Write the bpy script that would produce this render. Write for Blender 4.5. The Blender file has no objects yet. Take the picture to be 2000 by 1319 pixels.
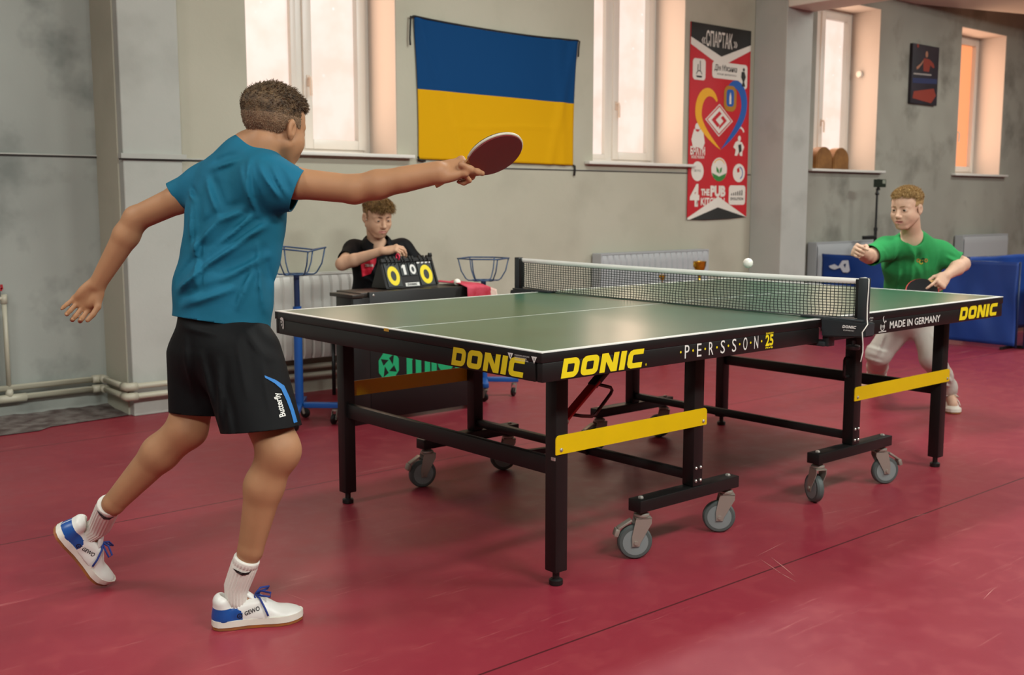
import bpy, bmesh, math, random
import numpy as np
from mathutils import Vector, Matrix

# ------------------------------------------------------------------ camera, light, exposure
S = bpy.context.scene
COL = S.collection
CAMP = (2114.0, -3.363, -2.965, 1.1765, .8629, -.1252)
_f, _cx, _cy, _cz, _yaw, _pit = CAMP
CC = np.array([_cx, _cy, _cz])
FW = np.array([math.cos(_pit)*math.cos(_yaw), math.cos(_pit)*math.sin(_yaw), math.sin(_pit)])
RT = np.array([math.sin(_yaw), -math.cos(_yaw), 0.0])
UP = np.cross(RT, FW)
def at(u, v, d):
    """survey helper: the point seen at (u, v) of the 2000x1319 photo at distance d along the view"""
    return CC + (FW + RT*(u-1000)/_f - UP*(v-659.5)/_f)*d

cam_data = bpy.data.cameras.new('camera')
cam = bpy.data.objects.new('camera', cam_data)
COL.objects.link(cam)
cam.matrix_world = Matrix(((RT[0], UP[0], -FW[0], _cx), (RT[1], UP[1], -FW[1], _cy), (RT[2], UP[2], -FW[2], _cz), (0, 0, 0, 1)))
cam_data.sensor_width = 36.0
cam_data.lens = 36.0*_f/2000.0
cam_data.clip_start = 0.05
cam_data.dof.use_dof = True
cam_data.dof.focus_distance = 3.1
cam_data.dof.aperture_fstop = 5.0
S.camera = cam

S.view_settings.view_transform = 'Standard'
S.view_settings.look = 'None'
S.view_settings.gamma = 1.0
S.view_settings.use_curve_mapping = False
S.view_settings.exposure = 0.03

W = bpy.data.worlds.new('world')
S.world = W
W.use_nodes = True
W.node_tree.nodes['Background'].inputs[0].default_value = (.93, .97, 1.0, 1)
W.node_tree.nodes['Background'].inputs[1].default_value = .35

def area(name, loc, rot, sx, sy, power, color):
    l = bpy.data.lights.new(name, 'AREA')
    l.shape = 'RECTANGLE'; l.size = sx; l.size_y = sy; l.energy = power; l.color = color
    o = bpy.data.objects.new(name, l); COL.objects.link(o)
    o.location = loc; o.rotation_euler = rot
    return o
# rows of ceiling lamps of the hall
WARM = (.93, 1.0, .96)
for i, (x, y, p) in enumerate([(-4.2, .6, 66), (-4.2, -3.4, 100), (-1.2, -3.4, 100), (1.8, -3.2, 90), (5.6, -2.6, 110), (1.2, .6, 75), (7.6, .6, 55)]):
    area('ceiling_lamp', (x, y, 3.26), (math.radians(40) if y < 0 else 0, 0, 0), 1.3, .35, p, WARM)

# daylight coming in through the orange film of the four windows
for x0, x1 in ((-.28, .05), (.24, .56), (2.53, 2.85), (3.03, 3.36), (5.38, 5.70), (5.88, 6.24), (8.03, 8.34), (8.53, 8.85)):
    area('window_daylight', ((x0+x1)/2, 3.19, 2.25), (math.radians(-90), 0, 0), x1-x0, 1.34, 6.0, (1.0, .66, .46))

# ------------------------------------------------------------------ helpers
def srgb(h):
    h = h.lstrip('#')
    c = [int(h[i:i+2], 16)/255 for i in (0, 2, 4)]
    return tuple(x/12.92 if x <= .04045 else ((x+.055)/1.055)**2.4 for x in c)

def mat(name, color, rough=.5, metal=0., spec=.5, noise=0., nscale=8., bump=0., bscale=60., bdist=.002, color2=None, emit=None, estr=0., sss=0., coat=0., detail=4., sheen=0.):
    m = bpy.data.materials.new(name); m.use_nodes = True
    nt = m.node_tree; b = nt.nodes['Principled BSDF']
    if isinstance(color, str): color = srgb(color)
    if isinstance(color2, str): color2 = srgb(color2)
    b.inputs['Base Color'].default_value = (*color, 1)
    b.inputs['Roughness'].default_value = rough
    b.inputs['Metallic'].default_value = metal
    b.inputs['Specular IOR Level'].default_value = spec
    if sss:
        b.inputs['Subsurface Weight'].default_value = sss
        b.inputs['Subsurface Radius'].default_value = (.012, .005, .003)
        b.inputs['Subsurface Scale'].default_value = .6
    if coat: b.inputs['Coat Weight'].default_value = coat
    if sheen: b.inputs['Sheen Weight'].default_value = sheen
    tc = nt.nodes.new('ShaderNodeTexCoord')
    if noise or color2:
        n = nt.nodes.new('ShaderNodeTexNoise'); n.inputs['Scale'].default_value = nscale; n.inputs['Detail'].default_value = detail
        nt.links.new(tc.outputs['Object'], n.inputs['Vector'])
        r = nt.nodes.new('ShaderNodeMapRange'); r.inputs[1].default_value = .32; r.inputs[2].default_value = .68
        nt.links.new(n.outputs[0], r.inputs[0])
        mx = nt.nodes.new('ShaderNodeMix'); mx.data_type = 'RGBA'
        c2 = color2 or tuple(x*(1-noise) for x in color)
        mx.inputs[6].default_value = (*color, 1); mx.inputs[7].default_value = (*c2, 1)
        nt.links.new(r.outputs[0], mx.inputs[0]); nt.links.new(mx.outputs[2], b.inputs['Base Color'])
    if bump:
        n2 = nt.nodes.new('ShaderNodeTexNoise'); n2.inputs['Scale'].default_value = bscale; n2.inputs['Detail'].default_value = 5
        nt.links.new(tc.outputs['Object'], n2.inputs['Vector'])
        bp = nt.nodes.new('ShaderNodeBump'); bp.inputs['Strength'].default_value = bump; bp.inputs['Distance'].default_value = bdist
        nt.links.new(n2.outputs[0], bp.inputs['Height']); nt.links.new(bp.outputs[0], b.inputs['Normal'])
    if emit:
        b.inputs['Emission Color'].default_value = (*emit, 1); b.inputs['Emission Strength'].default_value = estr
    return m

def empty(name, loc, label=None, cat=None, group=None, rz=0.):
    o = bpy.data.objects.new(name, None); COL.objects.link(o)
    o.location = loc; o.rotation_euler = (0, 0, rz); o.empty_display_size = .05
    return tag(o, label, cat, group)
def tag(o, label=None, cat=None, group=None, kind=None):
    if label: o['label'] = label
    if cat: o['category'] = cat
    if group: o['group'] = group
    if kind: o['kind'] = kind
    return o
def wmat(o):
    m = o.matrix_basis.copy()
    p = o.parent
    while p is not None:
        m = p.matrix_basis @ m; p = p.parent
    return m
def link_mesh(name, me, mats, parent=None, smooth=None, world=True):
    """link a mesh given in world coordinates (world=True) or in its parent's own coordinates"""
    if not isinstance(mats, (list, tuple)): mats = [mats]
    if not len(me.materials):
        for m in mats: me.materials.append(m)
    me.name = name
    o = bpy.data.objects.new(name, me); COL.objects.link(o)
    if parent is not None:
        o.parent = parent
        if world: me.transform(wmat(parent).inverted())
    if smooth is not None:
        if smooth is True: me.shade_smooth()
        else:
            me.shade_smooth()
            me.set_sharp_from_angle(angle=math.radians(smooth))
    return o

class MB:
    """collects shapes into one bmesh, linked as ONE mesh"""
    def __init__(s): s.bm = bmesh.new(); s.mi = 0
    def _new(s, fs):
        for f in fs: f.material_index = s.mi
    def m(s, i): s.mi = i; return s
    def box(s, lo, hi, bevel=0., M=None, seg=2):
        lo = Vector(lo); hi = Vector(hi)
        t = bmesh.new(); bmesh.ops.create_cube(t, size=1.0)
        for v in t.verts: v.co = Vector(((lo[i]+hi[i])/2 + v.co[i]*(hi[i]-lo[i]) for i in range(3)))
        if bevel: bmesh.ops.bevel(t, geom=t.edges[:], offset=bevel, segments=seg, profile=.5, affect='EDGES')
        return s.merge(t, M)
    def merge(s, t, M=None):
        if M is not None: bmesh.ops.transform(t, matrix=M, verts=t.verts)
        bmesh.ops.recalc_face_normals(t, faces=t.faces[:])
        mp = {v: s.bm.verts.new(v.co) for v in t.verts}
        for f in t.faces:
            try: nf = s.bm.faces.new([mp[v] for v in f.verts]); nf.material_index = s.mi
            except ValueError: pass
        t.free(); return s
    def bar(s, a, b, w, h=None, up=(0, 0, 1), bevel=0.):
        a = Vector(a); b = Vector(b); h = h or w
        z = (b-a); L = z.length; z.normalize()
        x = Vector(up).cross(z)
        if x.length < 1e-4: x = Vector((1, 0, 0)).cross(z)
        x.normalize(); y = z.cross(x)
        M = Matrix(((x[0], y[0], z[0], a[0]), (x[1], y[1], z[1], a[1]), (x[2], y[2], z[2], a[2]), (0, 0, 0, 1)))
        return s.box((-w/2, -h/2, 0), (w/2, h/2, L), bevel, M)
    def tube(s, pts, r, n=10, closed=False, cap=True):
        pts = [Vector(p) for p in pts]; N = len(pts)
        rr = r if isinstance(r, (list, tuple)) else [r]*N
        rings = []; ref = None
        for i, p in enumerate(pts):
            if closed: d = pts[(i+1) % N]-pts[i-1]
            else: d = pts[min(i+1, N-1)]-pts[max(i-1, 0)]
            d.normalize()
            if ref is None:
                ref = Vector((0, 0, 1)) if abs(d.z) < .9 else Vector((1, 0, 0))
            x = ref.cross(d)
            if x.length < 1e-5: x = Vector((1, 0, 0)).cross(d)
            x.normalize(); y = d.cross(x); ref = y
            rings.append([s.bm.verts.new(p+(x*math.cos(2*math.pi*k/n)+y*math.sin(2*math.pi*k/n))*rr[i]) for k in range(n)])
        fs = []
        for i in range(N if closed else N-1):
            A = rings[i]; B = rings[(i+1) % N]
            for k in range(n): fs.append(s.bm.faces.new((A[k], A[(k+1) % n], B[(k+1) % n], B[k])))
        if cap and not closed:
            fs.append(s.bm.faces.new(rings[0][::-1])); fs.append(s.bm.faces.new(rings[-1]))
        s._new(fs); return s
    def lathe(s, prof, c, axis=(0, 0, 1), n=24):
        """prof: (radius, height) pairs along axis from c"""
        c = Vector(c); z = Vector(axis).normalized()
        x = z.orthogonal().normalized(); y = z.cross(x)
        rings = []
        for r, h in prof:
            if r < 1e-6: rings.append([s.bm.verts.new(c+z*h)])
            else: rings.append([s.bm.verts.new(c+z*h+(x*math.cos(2*math.pi*k/n)+y*math.sin(2*math.pi*k/n))*r) for k in range(n)])
        fs = []
        for A, B in zip(rings, rings[1:]):
            for k in range(n):
                if len(A) == 1 and len(B) == 1: break
                if len(A) == 1: fs.append(s.bm.faces.new((A[0], B[(k+1) % n], B[k])))
                elif len(B) == 1: fs.append(s.bm.faces.new((A[k], A[(k+1) % n], B[0])))
                else: fs.append(s.bm.faces.new((A[k], A[(k+1) % n], B[(k+1) % n], B[k])))
        if len(rings[0]) > 1: fs.append(s.bm.faces.new(rings[0][::-1]))
        if len(rings[-1]) > 1: fs.append(s.bm.faces.new(rings[-1]))
        s._new(fs); return s
    def prism(s, poly, M, depth):
        """2D polygon (x, y) extruded along local z from 0 to depth"""
        a = [s.bm.verts.new(M @ Vector((x, y, 0))) for x, y in poly]
        b = [s.bm.verts.new(M @ Vector((x, y, depth))) for x, y in poly]
        n = len(poly); fs = [s.bm.faces.new(a[::-1]), s.bm.faces.new(b)]
        for k in range(n): fs.append(s.bm.faces.new((a[k], a[(k+1) % n], b[(k+1) % n], b[k])))
        s._new(fs); return s
    def grid(s, fn, nu, nv):
        V = [[s.bm.verts.new(fn(i/nu, j/nv)) for j in range(nv+1)] for i in range(nu+1)]
        fs = [s.bm.faces.new((V[i][j], V[i+1][j], V[i+1][j+1], V[i][j+1])) for i in range(nu) for j in range(nv)]
        s._new(fs); return s
    def done(s, name, mats, parent=None, smooth=None, world=True, recalc=True):
        if recalc: bmesh.ops.recalc_face_normals(s.bm, faces=s.bm.faces[:])
        me = bpy.data.meshes.new(name); s.bm.to_mesh(me); s.bm.free()
        return link_mesh(name, me, mats, parent, smooth, world)

def frame(o, x, y):
    """matrix with local x, y axes (z = x cross y) at o"""
    x = Vector(x).normalized(); z = x.cross(Vector(y)).normalized(); y = z.cross(x)
    return Matrix(((x[0], y[0], z[0], o[0]), (x[1], y[1], z[1], o[1]), (x[2], y[2], z[2], o[2]), (0, 0, 0, 1)))

def from_curve(cu, M=None):
    o = bpy.data.objects.new('tmp', cu); COL.objects.link(o)
    dg = bpy.context.evaluated_depsgraph_get()
    me = bpy.data.meshes.new_from_object(o.evaluated_get(dg))
    bpy.data.objects.remove(o); bpy.data.curves.remove(cu)
    if M is not None: me.transform(M)
    me.materials.clear()
    return me
def text_mesh(body, h, M, width=None, shear=0., bold=0., depth=.0006, align='LEFT', space=1.):
    """lettering of capital height h, standing on the local x axis of M; width squeezes or stretches the line"""
    cu = bpy.data.curves.new('t', 'FONT'); cu.body = body; cu.size = 1.; cu.shear = shear; cu.offset = bold
    cu.align_x = 'LEFT'; cu.extrude = 0; cu.space_character = space; cu.resolution_u = 3
    me = from_curve(cu)
    co = np.array([v.co[:] for v in me.vertices]) if len(me.vertices) else np.zeros((1, 3))
    x0, x1 = co[:, 0].min(), co[:, 0].max()
    k = h/.70
    kx = (width/(x1-x0)) if width else k
    off = {'LEFT': 0, 'CENTER': -.5, 'RIGHT': -1}[align]*(x1-x0)*kx
    me.transform(M @ Matrix.Translation((off, 0, depth)) @ Matrix.Diagonal((kx, k, 1, 1)) @ Matrix.Translation((-x0, 0, 0)))
    return me
def shape_mesh(loops, M, depth=.0006):
    cu = bpy.data.curves.new('s', 'CURVE'); cu.dimensions = '2D'; cu.fill_mode = 'BOTH'
    for lp in loops:
        sp = cu.splines.new('POLY'); sp.points.add(len(lp)-1); sp.use_cyclic_u = True
        for p, (x, y) in zip(sp.points, lp): p.co = (x, y, 0, 1)
    return from_curve(cu, M @ Matrix.Translation((0, 0, depth)))
def join_meshes(name, mes, mats, parent, idx=None):
    bm = bmesh.new()
    for i, me in enumerate(mes):
        n0 = len(bm.faces); bm.from_mesh(me); bm.faces.ensure_lookup_table()
        if idx:
            for f in bm.faces[n0:]: f.material_index = idx[i]
        bpy.data.meshes.remove(me)
    me = bpy.data.meshes.new(name); bm.to_mesh(me); bm.free()
    return link_mesh(name, me, mats, parent)
def circ(cx, cy, rx, ry=None, n=28, a0=0., a1=2*math.pi):
    ry = ry or rx
    full = abs(a1-a0-2*math.pi) < 1e-6
    return [(cx+rx*math.cos(a0+(a1-a0)*k/(n if full else n-1)), cy+ry*math.sin(a0+(a1-a0)*k/(n if full else n-1))) for k in range(n)]
def rrect(x0, y0, x1, y1, r, n=6):
    """rounded rectangle; r = one radius or (bl, br, tr, tl)"""
    if not isinstance(r, (list, tuple)): r = [r]*4
    out = []
    for (cx, cy, sx, sy, rr, a) in ((x0, y0, 1, 1, r[0], math.pi), (x1, y0, -1, 1, r[1], 1.5*math.pi), (x1, y1, -1, -1, r[2], 0), (x0, y1, 1, -1, r[3], .5*math.pi)):
        if rr <= 0: out.append((cx, cy)); continue
        for k in range(n+1):
            t = a+math.pi/2*k/n
            out.append((cx+sx*rr+rr*math.cos(t), cy+sy*rr+rr*math.sin(t)))
    return out
def block_word(x, y, h, w, shear=.22):
    """the five wide block letters on the table's aprons, as outlines with counters"""
    G = [(1.00, [rrect(0, 0, 1, 1, (0, .34, .34, 0)), rrect(.30, .29, .70, .71, (0, .06, .06, 0))]),
         (1.06, [rrect(0, 0, 1, 1, .28), rrect(.30, .29, .70, .71, .05)]),
         (1.10, [[(0, 0), (0, 1), (.36, 1), (.70, .45), (.70, 1), (1, 1), (1, 0), (.66, 0), (.30, .56), (.30, 0)]]),
         (.36, [[(0, 0), (0, 1), (1, 1), (1, 0)]]),
         (1.00, [[(1, 1), (.28, 1), (.1, .93), (0, .74), (0, .26), (.1, .07), (.28, 0), (1, 0), (1, .28), (.36, .28), (.32, .33), (.32, .67), (.36, .72), (1, .72)]])]
    tot = sum(g[0] for g in G)+.14*4; k = w/(tot+shear*h/w*tot)
    k = (w-shear*h)/tot
    out = []; cx = 0
    for gw, loops in G:
        for lp in loops: out.append([(x+(cx+px_*gw)*k+shear*h*py_, y+py_*h) for px_, py_ in lp])
        cx += gw+.14
    return out
def copy_tree(o, parent=None):
    c = o.copy(); COL.objects.link(c)
    if parent is not None: c.parent = parent
    for ch in [x for x in COL.objects if x.parent == o]: copy_tree(ch, c)
    return c
rnd = random.Random(5)

# ------------------------------------------------------------------ the room
def wall_material(name, c1, c2, c3, scale=1.1):
    m = bpy.data.materials.new(name); m.use_nodes = True
    nt = m.node_tree; b = nt.nodes['Principled BSDF']; L = nt.links
    b.inputs['Roughness'].default_value = .75; b.inputs['Specular IOR Level'].default_value = .25
    tc = nt.nodes.new('ShaderNodeTexCoord')
    def noise(sc, det, lo, hi, rough=.55):
        n = nt.nodes.new('ShaderNodeTexNoise'); n.inputs['Scale'].default_value = sc; n.inputs['Detail'].default_value = det; n.inputs['Roughness'].default_value = rough
        L.new(tc.outputs['Object'], n.inputs['Vector'])
        r = nt.nodes.new('ShaderNodeMapRange'); r.inputs[1].default_value = lo; r.inputs[2].default_value = hi
        L.new(n.outputs[0], r.inputs[0]); return n, r
    n1, r1 = noise(scale, 3, .35, .65)
    n2, r2 = noise(scale*2.3, 4, .52, .72)
    m1 = nt.nodes.new('ShaderNodeMix'); m1.data_type = 'RGBA'; m1.inputs[6].default_value = (*srgb(c1), 1); m1.inputs[7].default_value = (*srgb(c2), 1)
    L.new(r1.outputs[0], m1.inputs[0])
    m2 = nt.nodes.new('ShaderNodeMix'); m2.data_type = 'RGBA'; m2.inputs[7].default_value = (*srgb(c3), 1)
    L.new(m1.outputs[2], m2.inputs[6]); L.new(r2.outputs[0], m2.inputs[0]); L.new(m2.outputs[2], b.inputs['Base Color'])
    n3, _ = noise(34, 6, 0, 1)
    bp = nt.nodes.new('ShaderNodeBump'); bp.inputs['Strength'].default_value = .25; bp.inputs['Distance'].default_value = .004
    L.new(n3.outputs[0], bp.inputs['Height']); L.new(bp.outputs[0], b.inputs['Normal'])
    return m
M_wall = wall_material('plaster_beige', '#aaa694', '#b2ae9d', '#a5a190', .9)
M_wallL = wall_material('plaster_grey', '#93968f', '#a0a39b', '#767a74', 1.2)
M_pil = wall_material('plaster_light', '#a9aaa2', '#b2b2aa', '#a0a098', 1.)
M_wallR = wall_material('plaster_dark', '#9c9a8e', '#8d8a7f', '#77746a', 1.0)
M_white = mat('white_paint', '#d9d6cd', .5, noise=.06, nscale=3)
M_reveal = mat('reveal_paint', '#c2b7ad', .7)
M_pvc = mat('white_plastic', '#d8d3ca', .35)
M_dark = mat('dark_strip', '#2a2723', .8)
M_concrete = mat('bare_concrete', '#4a3a36', .9, color2='#79706a', nscale=14, bump=.8, bscale=30, bdist=.01)
M_ceil = mat('ceiling_paint', '#cfc8bb', .8)

YW = 2.90
SILLZ = 1.475; HEADZ = 3.02
WINX = [(-.365, .682), (2.455, 3.485), (5.30, 6.36), (7.95, 8.97)]
# main wall with its four openings, built of blocks between them
wb = MB()
def wseg(mb, x0, x1, y0, y1, z0, z1):
    mb.box((x0, y0, z0), (x1, y1, z1))
TH = .45
wseg(wb, -1.14, WINX[0][0], YW, YW+TH, 0, 3.4)
wseg(wb, WINX[0][1], WINX[1][0], YW, YW+TH, 0, 3.4)
wseg(wb, WINX[1][1], 4.56, YW, YW+TH, 0, 3.4)
for x0, x1 in WINX[:2]:
    wseg(wb, x0, x1, YW, YW+TH, 0, SILLZ-.02); wseg(wb, x0, x1, YW, YW+TH, HEADZ, 3.4)
tag(wb.done('wall_back', M_wall), kind='structure')
wb = MB()
wseg(wb, 4.56, WINX[2][0], YW, YW+TH, 0, 3.4)
wseg(wb, WINX[2][1], WINX[3][0], YW, YW+TH, 0, 3.4)
wseg(wb, WINX[3][1], 11.2, YW, YW+TH, 0, 3.4)
for x0, x1 in WINX[2:]:
    wseg(wb, x0, x1, YW, YW+TH, 0, SILLZ-.02); wseg(wb, x0, x1, YW, YW+TH, HEADZ, 3.4)
tag(wb.done('wall_back_right', M_wallR), kind='structure')
tag(MB().box((-7, 3.21, 0), (-1.14, 3.35, 3.4)).done('wall_back_left', M_wallL), kind='structure')
tag(MB().box((-1.132, 2.84, 0), (-.80, 3.21, 3.4), .006).done('trim_1', M_pil), 'grey plastered pilaster left of the first window', kind='structure')
tag(MB().box((4.385, 2.57, 0), (4.755, YW, 3.4), .008).done('trim_2', M_pil), 'plastered square column right of the red banner', kind='structure')
tag(MB().box((4.385, -6.5, 2.775), (4.755, 2.57, 3.4), .01).done('trim_3', M_ceil), 'ceiling beam running from the column', kind='structure')
a_ = Vector((6.60, 3.0, 3.10)); b_ = Vector((9.6, 2.07, 3.10))
tag(MB().bar((5.6, 3.31-.35, 3.27), (10.6, 1.76-.35, 3.27), .7, .26).done('trim_4', M_ceil), 'ceiling beam above the far windows', kind='structure')
tag(MB().box((11.2, -6.5, 0), (11.35, YW+TH, 3.4)).done('wall_right', M_wallR), kind='structure')
tag(MB().box((-7.15, -6.5, 0), (-7, 3.35, 3.4)).done('wall_left', M_wallL), kind='structure')
tag(MB().box((-7.15, -6.65, 0), (11.35, -6.5, 3.4)).done('wall_front', M_wall), kind='structure')
tag(MB().box((-7.15, -6.65, 3.4), (11.35, YW+TH, 3.5)).done('ceiling', M_ceil), kind='structure')

# floor: strips of red rubber sheet with seams, scuffs and worn paler patches
mf = bpy.data.materials.new('red_rubber'); mf.use_nodes = True
nt = mf.node_tree; b = nt.nodes['Principled BSDF']; L = nt.links
tc = nt.nodes.new('ShaderNodeTexCoord')
def tex(kind, scale, det=4, rough=.5, vec=None):
    n = nt.nodes.new('ShaderNodeTexNoise'); n.inputs['Scale'].default_value = scale; n.inputs['Detail'].default_value = det; n.inputs['Roughness'].default_value = rough
    L.new(vec or tc.outputs['Object'], n.inputs['Vector']); return n
def ramp(src, lo, hi, a=0., b_=1.):
    r = nt.nodes.new('ShaderNodeMapRange'); r.inputs[1].default_value = lo; r.inputs[2].default_value = hi; r.inputs[3].default_value = a; r.inputs[4].default_value = b_
    L.new(src, r.inputs[0]); return r.outputs[0]
def mixc(fac, a, b_):
    mx = nt.nodes.new('ShaderNodeMix'); mx.data_type = 'RGBA'
    for s_, v in ((6, a), (7, b_)):
        if isinstance(v, tuple): mx.inputs[s_].default_value = (*v, 1)
        else: L.new(v, mx.inputs[s_])
    L.new(fac, mx.inputs[0]); return mx.outputs[2]
n1 = tex('n', 1.1, 5); n2 = tex('n', 9, 6, .6)
base = mixc(ramp(n1.outputs[0], .35, .65), srgb('#852534'), srgb('#8d2f3a'))
base = mixc(ramp(n2.outputs[0], .5, .8, 0, .35), base, srgb('#a34a4a'))
mp = nt.nodes.new('ShaderNodeMapping'); mp.inputs['Rotation'].default_value = (0, 0, .5); mp.inputs['Scale'].default_value = (1.2, 14, 1)
L.new(tc.outputs['Object'], mp.inputs[0])
n3 = tex('n', 1.7, 8, .7, mp.outputs[0])
base = mixc(ramp(n3.outputs[0], .60, .72, 0, .40), base, srgb('#c07a74'))
sx = nt.nodes.new('ShaderNodeSeparateXYZ'); L.new(tc.outputs['Object'], sx.inputs[0])
def seam(y):
    a = nt.nodes.new('ShaderNodeMath'); a.operation = 'SUBTRACT'; a.inputs[1].default_value = y; L.new(sx.outputs[1], a.inputs[0])
    c = nt.nodes.new('ShaderNodeMath'); c.operation = 'ABSOLUTE'; L.new(a.outputs[0], c.inputs[0])
    return ramp(c.outputs[0], .002, .005, .85, 0)
for y in (.93, -.95, -2.82, 2.42): base = mixc(seam(y), base, srgb('#3a1518'))
L.new(base, b.inputs['Base Color'])
L.new(ramp(n2.outputs[0], .3, .7, .36, .48), b.inputs['Roughness'])
b.inputs['Specular IOR Level'].default_value = .36
n4 = tex('n', 220, 2)
bp = nt.nodes.new('ShaderNodeBump'); bp.inputs['Strength'].default_value = .12; bp.inputs['Distance'].default_value = .001
L.new(n4.outputs[0], bp.inputs['Height']); L.new(bp.outputs[0], b.inputs['Normal'])

# rough concrete edge where the rubber sheet stops short of the left wall
def edge(u, v):
    x = -7+u*5.86; y0 = 2.985-.05*(x+1.13)*-1*.0; y = 2.78+v*.46 if x < -1.6 else 2.84+(x+1.6)*.1+v*(.40-(x+1.6)*.1)
    return Vector((x, y, .004+.02*v*v+.006*math.sin(x*23+v*9)*v))
tag(MB().grid(edge, 80, 5).done('baseboard_left', M_concrete, smooth=True, recalc=False), kind='structure')
M_scuff = mat('scuff', '#b57470', .6)
flo = MB().m(0).box((-7.15, -6.65, -.1), (11.35, 3.35, 0)).m(1)
def floor_at(u, v):
    d = FW+RT*(u-1000)/_f-UP*(v-659.5)/_f; p = CC-d*(_cz/d[2]); return Vector((p[0], p[1], .0005))
for a_, b_, w in (((1506, 1089), (1553, 1127), .0022), ((1484, 1092), (1530, 1124), .0016), ((1520, 1118), (1556, 1138), .0016), ((1600, 1006), (1652, 996), .0018), ((1655, 996), (1692, 990), .0012), ((1778, 1011), (1815, 1003), .0014), ((1920, 1172), (1944, 1148), .0012), ((1476, 1088), (1540, 1056), .0010), ((1690, 690), (1700, 688), .002), ((1868, 692), (1900, 684), .004), ((560, 1160), (600, 1175), .001), ((230, 1070), (300, 1062), .0012)):
    p, q_ = floor_at(*a_), floor_at(*b_); d = (q_-p).normalized(); n_ = Vector((-d.y, d.x, 0))*w
    mid = (p+q_)/2+n_*.6
    for c0, c1, w0, w1 in ((p, mid, .15, 1), (mid, q_, 1, .1)):
        f_ = flo.bm.faces.new([flo.bm.verts.new(c) for c in (c0-n_*w0, c1-n_*w1, c1+n_*w1, c0+n_*w0)]); f_.material_index = 1
tag(flo.done('floor', [mf, M_scuff], recalc=False), kind='structure')
# horizontal ledge mouldings
def ledge(n, x0, x1, y, z, h, d):
    mb = MB().m(0).box((x0, y-d, z), (x1, y+.01, z+h), .002).m(1).box((x0, y-d*.5, z-.008), (x1, y+.01, z-.0005))  # second box is a dark strip along the underside of the moulding
    tag(mb.done('trim_%d' % n, [M_pil, M_dark]), kind='structure')
ledge(5, -7, -1.135, 3.21, 1.425, .008, .012)
ledge(6, -1.15, -.785, 2.84, 1.405, .028, .022)
ledge(7, -.785, -.42, YW, 1.408, .008, .010)
ledge(8, .84, 4.38, YW, 1.408, .004, .004)
tag(MB().box((-1.136, 2.835, 1.405), (-1.13, 3.21, 1.433)).done('trim_9', M_pil), kind='structure')

# windows
def film_material(name, c1, c2, strength, orange=None):
    m = bpy.data.materials.new(name); m.use_nodes = True; nt = m.node_tree; L = nt.links
    b = nt.nodes['Principled BSDF']; b.inputs['Roughness'].default_value = .35; b.inputs['Base Color'].default_value = (.06, .05, .045, 1)
    tc = nt.nodes.new('ShaderNodeTexCoord')
    n = nt.nodes.new('ShaderNodeTexNoise'); n.inputs['Scale'].default_value = 4.5; n.inputs['Detail'].default_value = 3; L.new(tc.outputs['Object'], n.inputs['Vector'])
    r = nt.nodes.new('ShaderNodeMapRange'); r.inputs[1].default_value = .38; r.inputs[2].default_value = .64; L.new(n.outputs[0], r.inputs[0])
    mx = nt.nodes.new('ShaderNodeMix'); mx.data_type = 'RGBA'; mx.inputs[6].default_value = (*c1, 1); mx.inputs[7].default_value = (*c2, 1); L.new(r.outputs[0], mx.inputs[0])
    v = nt.nodes.new('ShaderNodeTexVoronoi'); v.inputs['Scale'].default_value = 11; L.new(tc.outputs['Object'], v.inputs['Vector'])
    r2 = nt.nodes.new('ShaderNodeMapRange'); r2.inputs[1].default_value = .09; r2.inputs[2].default_value = .16; r2.inputs[3].default_value = 1; r2.inputs[4].default_value = 0; L.new(v.outputs[0], r2.inputs[0])
    n2 = nt.nodes.new('ShaderNodeTexNoise'); n2.inputs['Scale'].default_value = 2.2; L.new(tc.outputs['Object'], n2.inputs['Vector'])
    r3 = nt.nodes.new('ShaderNodeMapRange'); r3.inputs[1].default_value = .54; r3.inputs[2].default_value = .60; L.new(n2.outputs[0], r3.inputs[0])
    mu = nt.nodes.new('ShaderNodeMath'); mu.operation = 'MULTIPLY'; L.new(r2.outputs[0], mu.inputs[0]); L.new(r3.outputs[0], mu.inputs[1])
    mx2 = nt.nodes.new('ShaderNodeMix'); mx2.data_type = 'RGBA'; mx2.inputs[7].default_value = (1.0, .95, .9, 1); L.new(mx.outputs[2], mx2.inputs[6]); L.new(mu.outputs[0], mx2.inputs[0])
    out = mx2.outputs[2]
    if orange:
        sx = nt.nodes.new('ShaderNodeSeparateXYZ'); L.new(tc.outputs['Object'], sx.inputs[0])
        r4 = nt.nodes.new('ShaderNodeMapRange'); r4.inputs[1].default_value = 2.45; r4.inputs[2].default_value = 2.62; L.new(sx.outputs[2], r4.inputs[0])
        mx3 = nt.nodes.new('ShaderNodeMix'); mx3.data_type = 'RGBA'; mx3.inputs[6].default_value = (*orange[0], 1); mx3.inputs[7].default_value = (*orange[1], 1)
        L.new(r4.outputs[0], mx3.inputs[0]); out = mx3.outputs[2]
    L.new(out, b.inputs['Emission Color']); b.inputs['Emission Strength'].default_value = strength
    return m
M_film = film_material('sunlit_film', (1.0, .83, .73), (.97, .74, .62), 0.98)
M_filmO = film_material('orange_film', (1, .5, .25), (1, .5, .25), 1.05, ((1.0, .32, .12), (1.0, .60, .30)))
M_handle = mat('handle_plastic', '#cbb9a8', .4)
YF = 3.215
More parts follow.
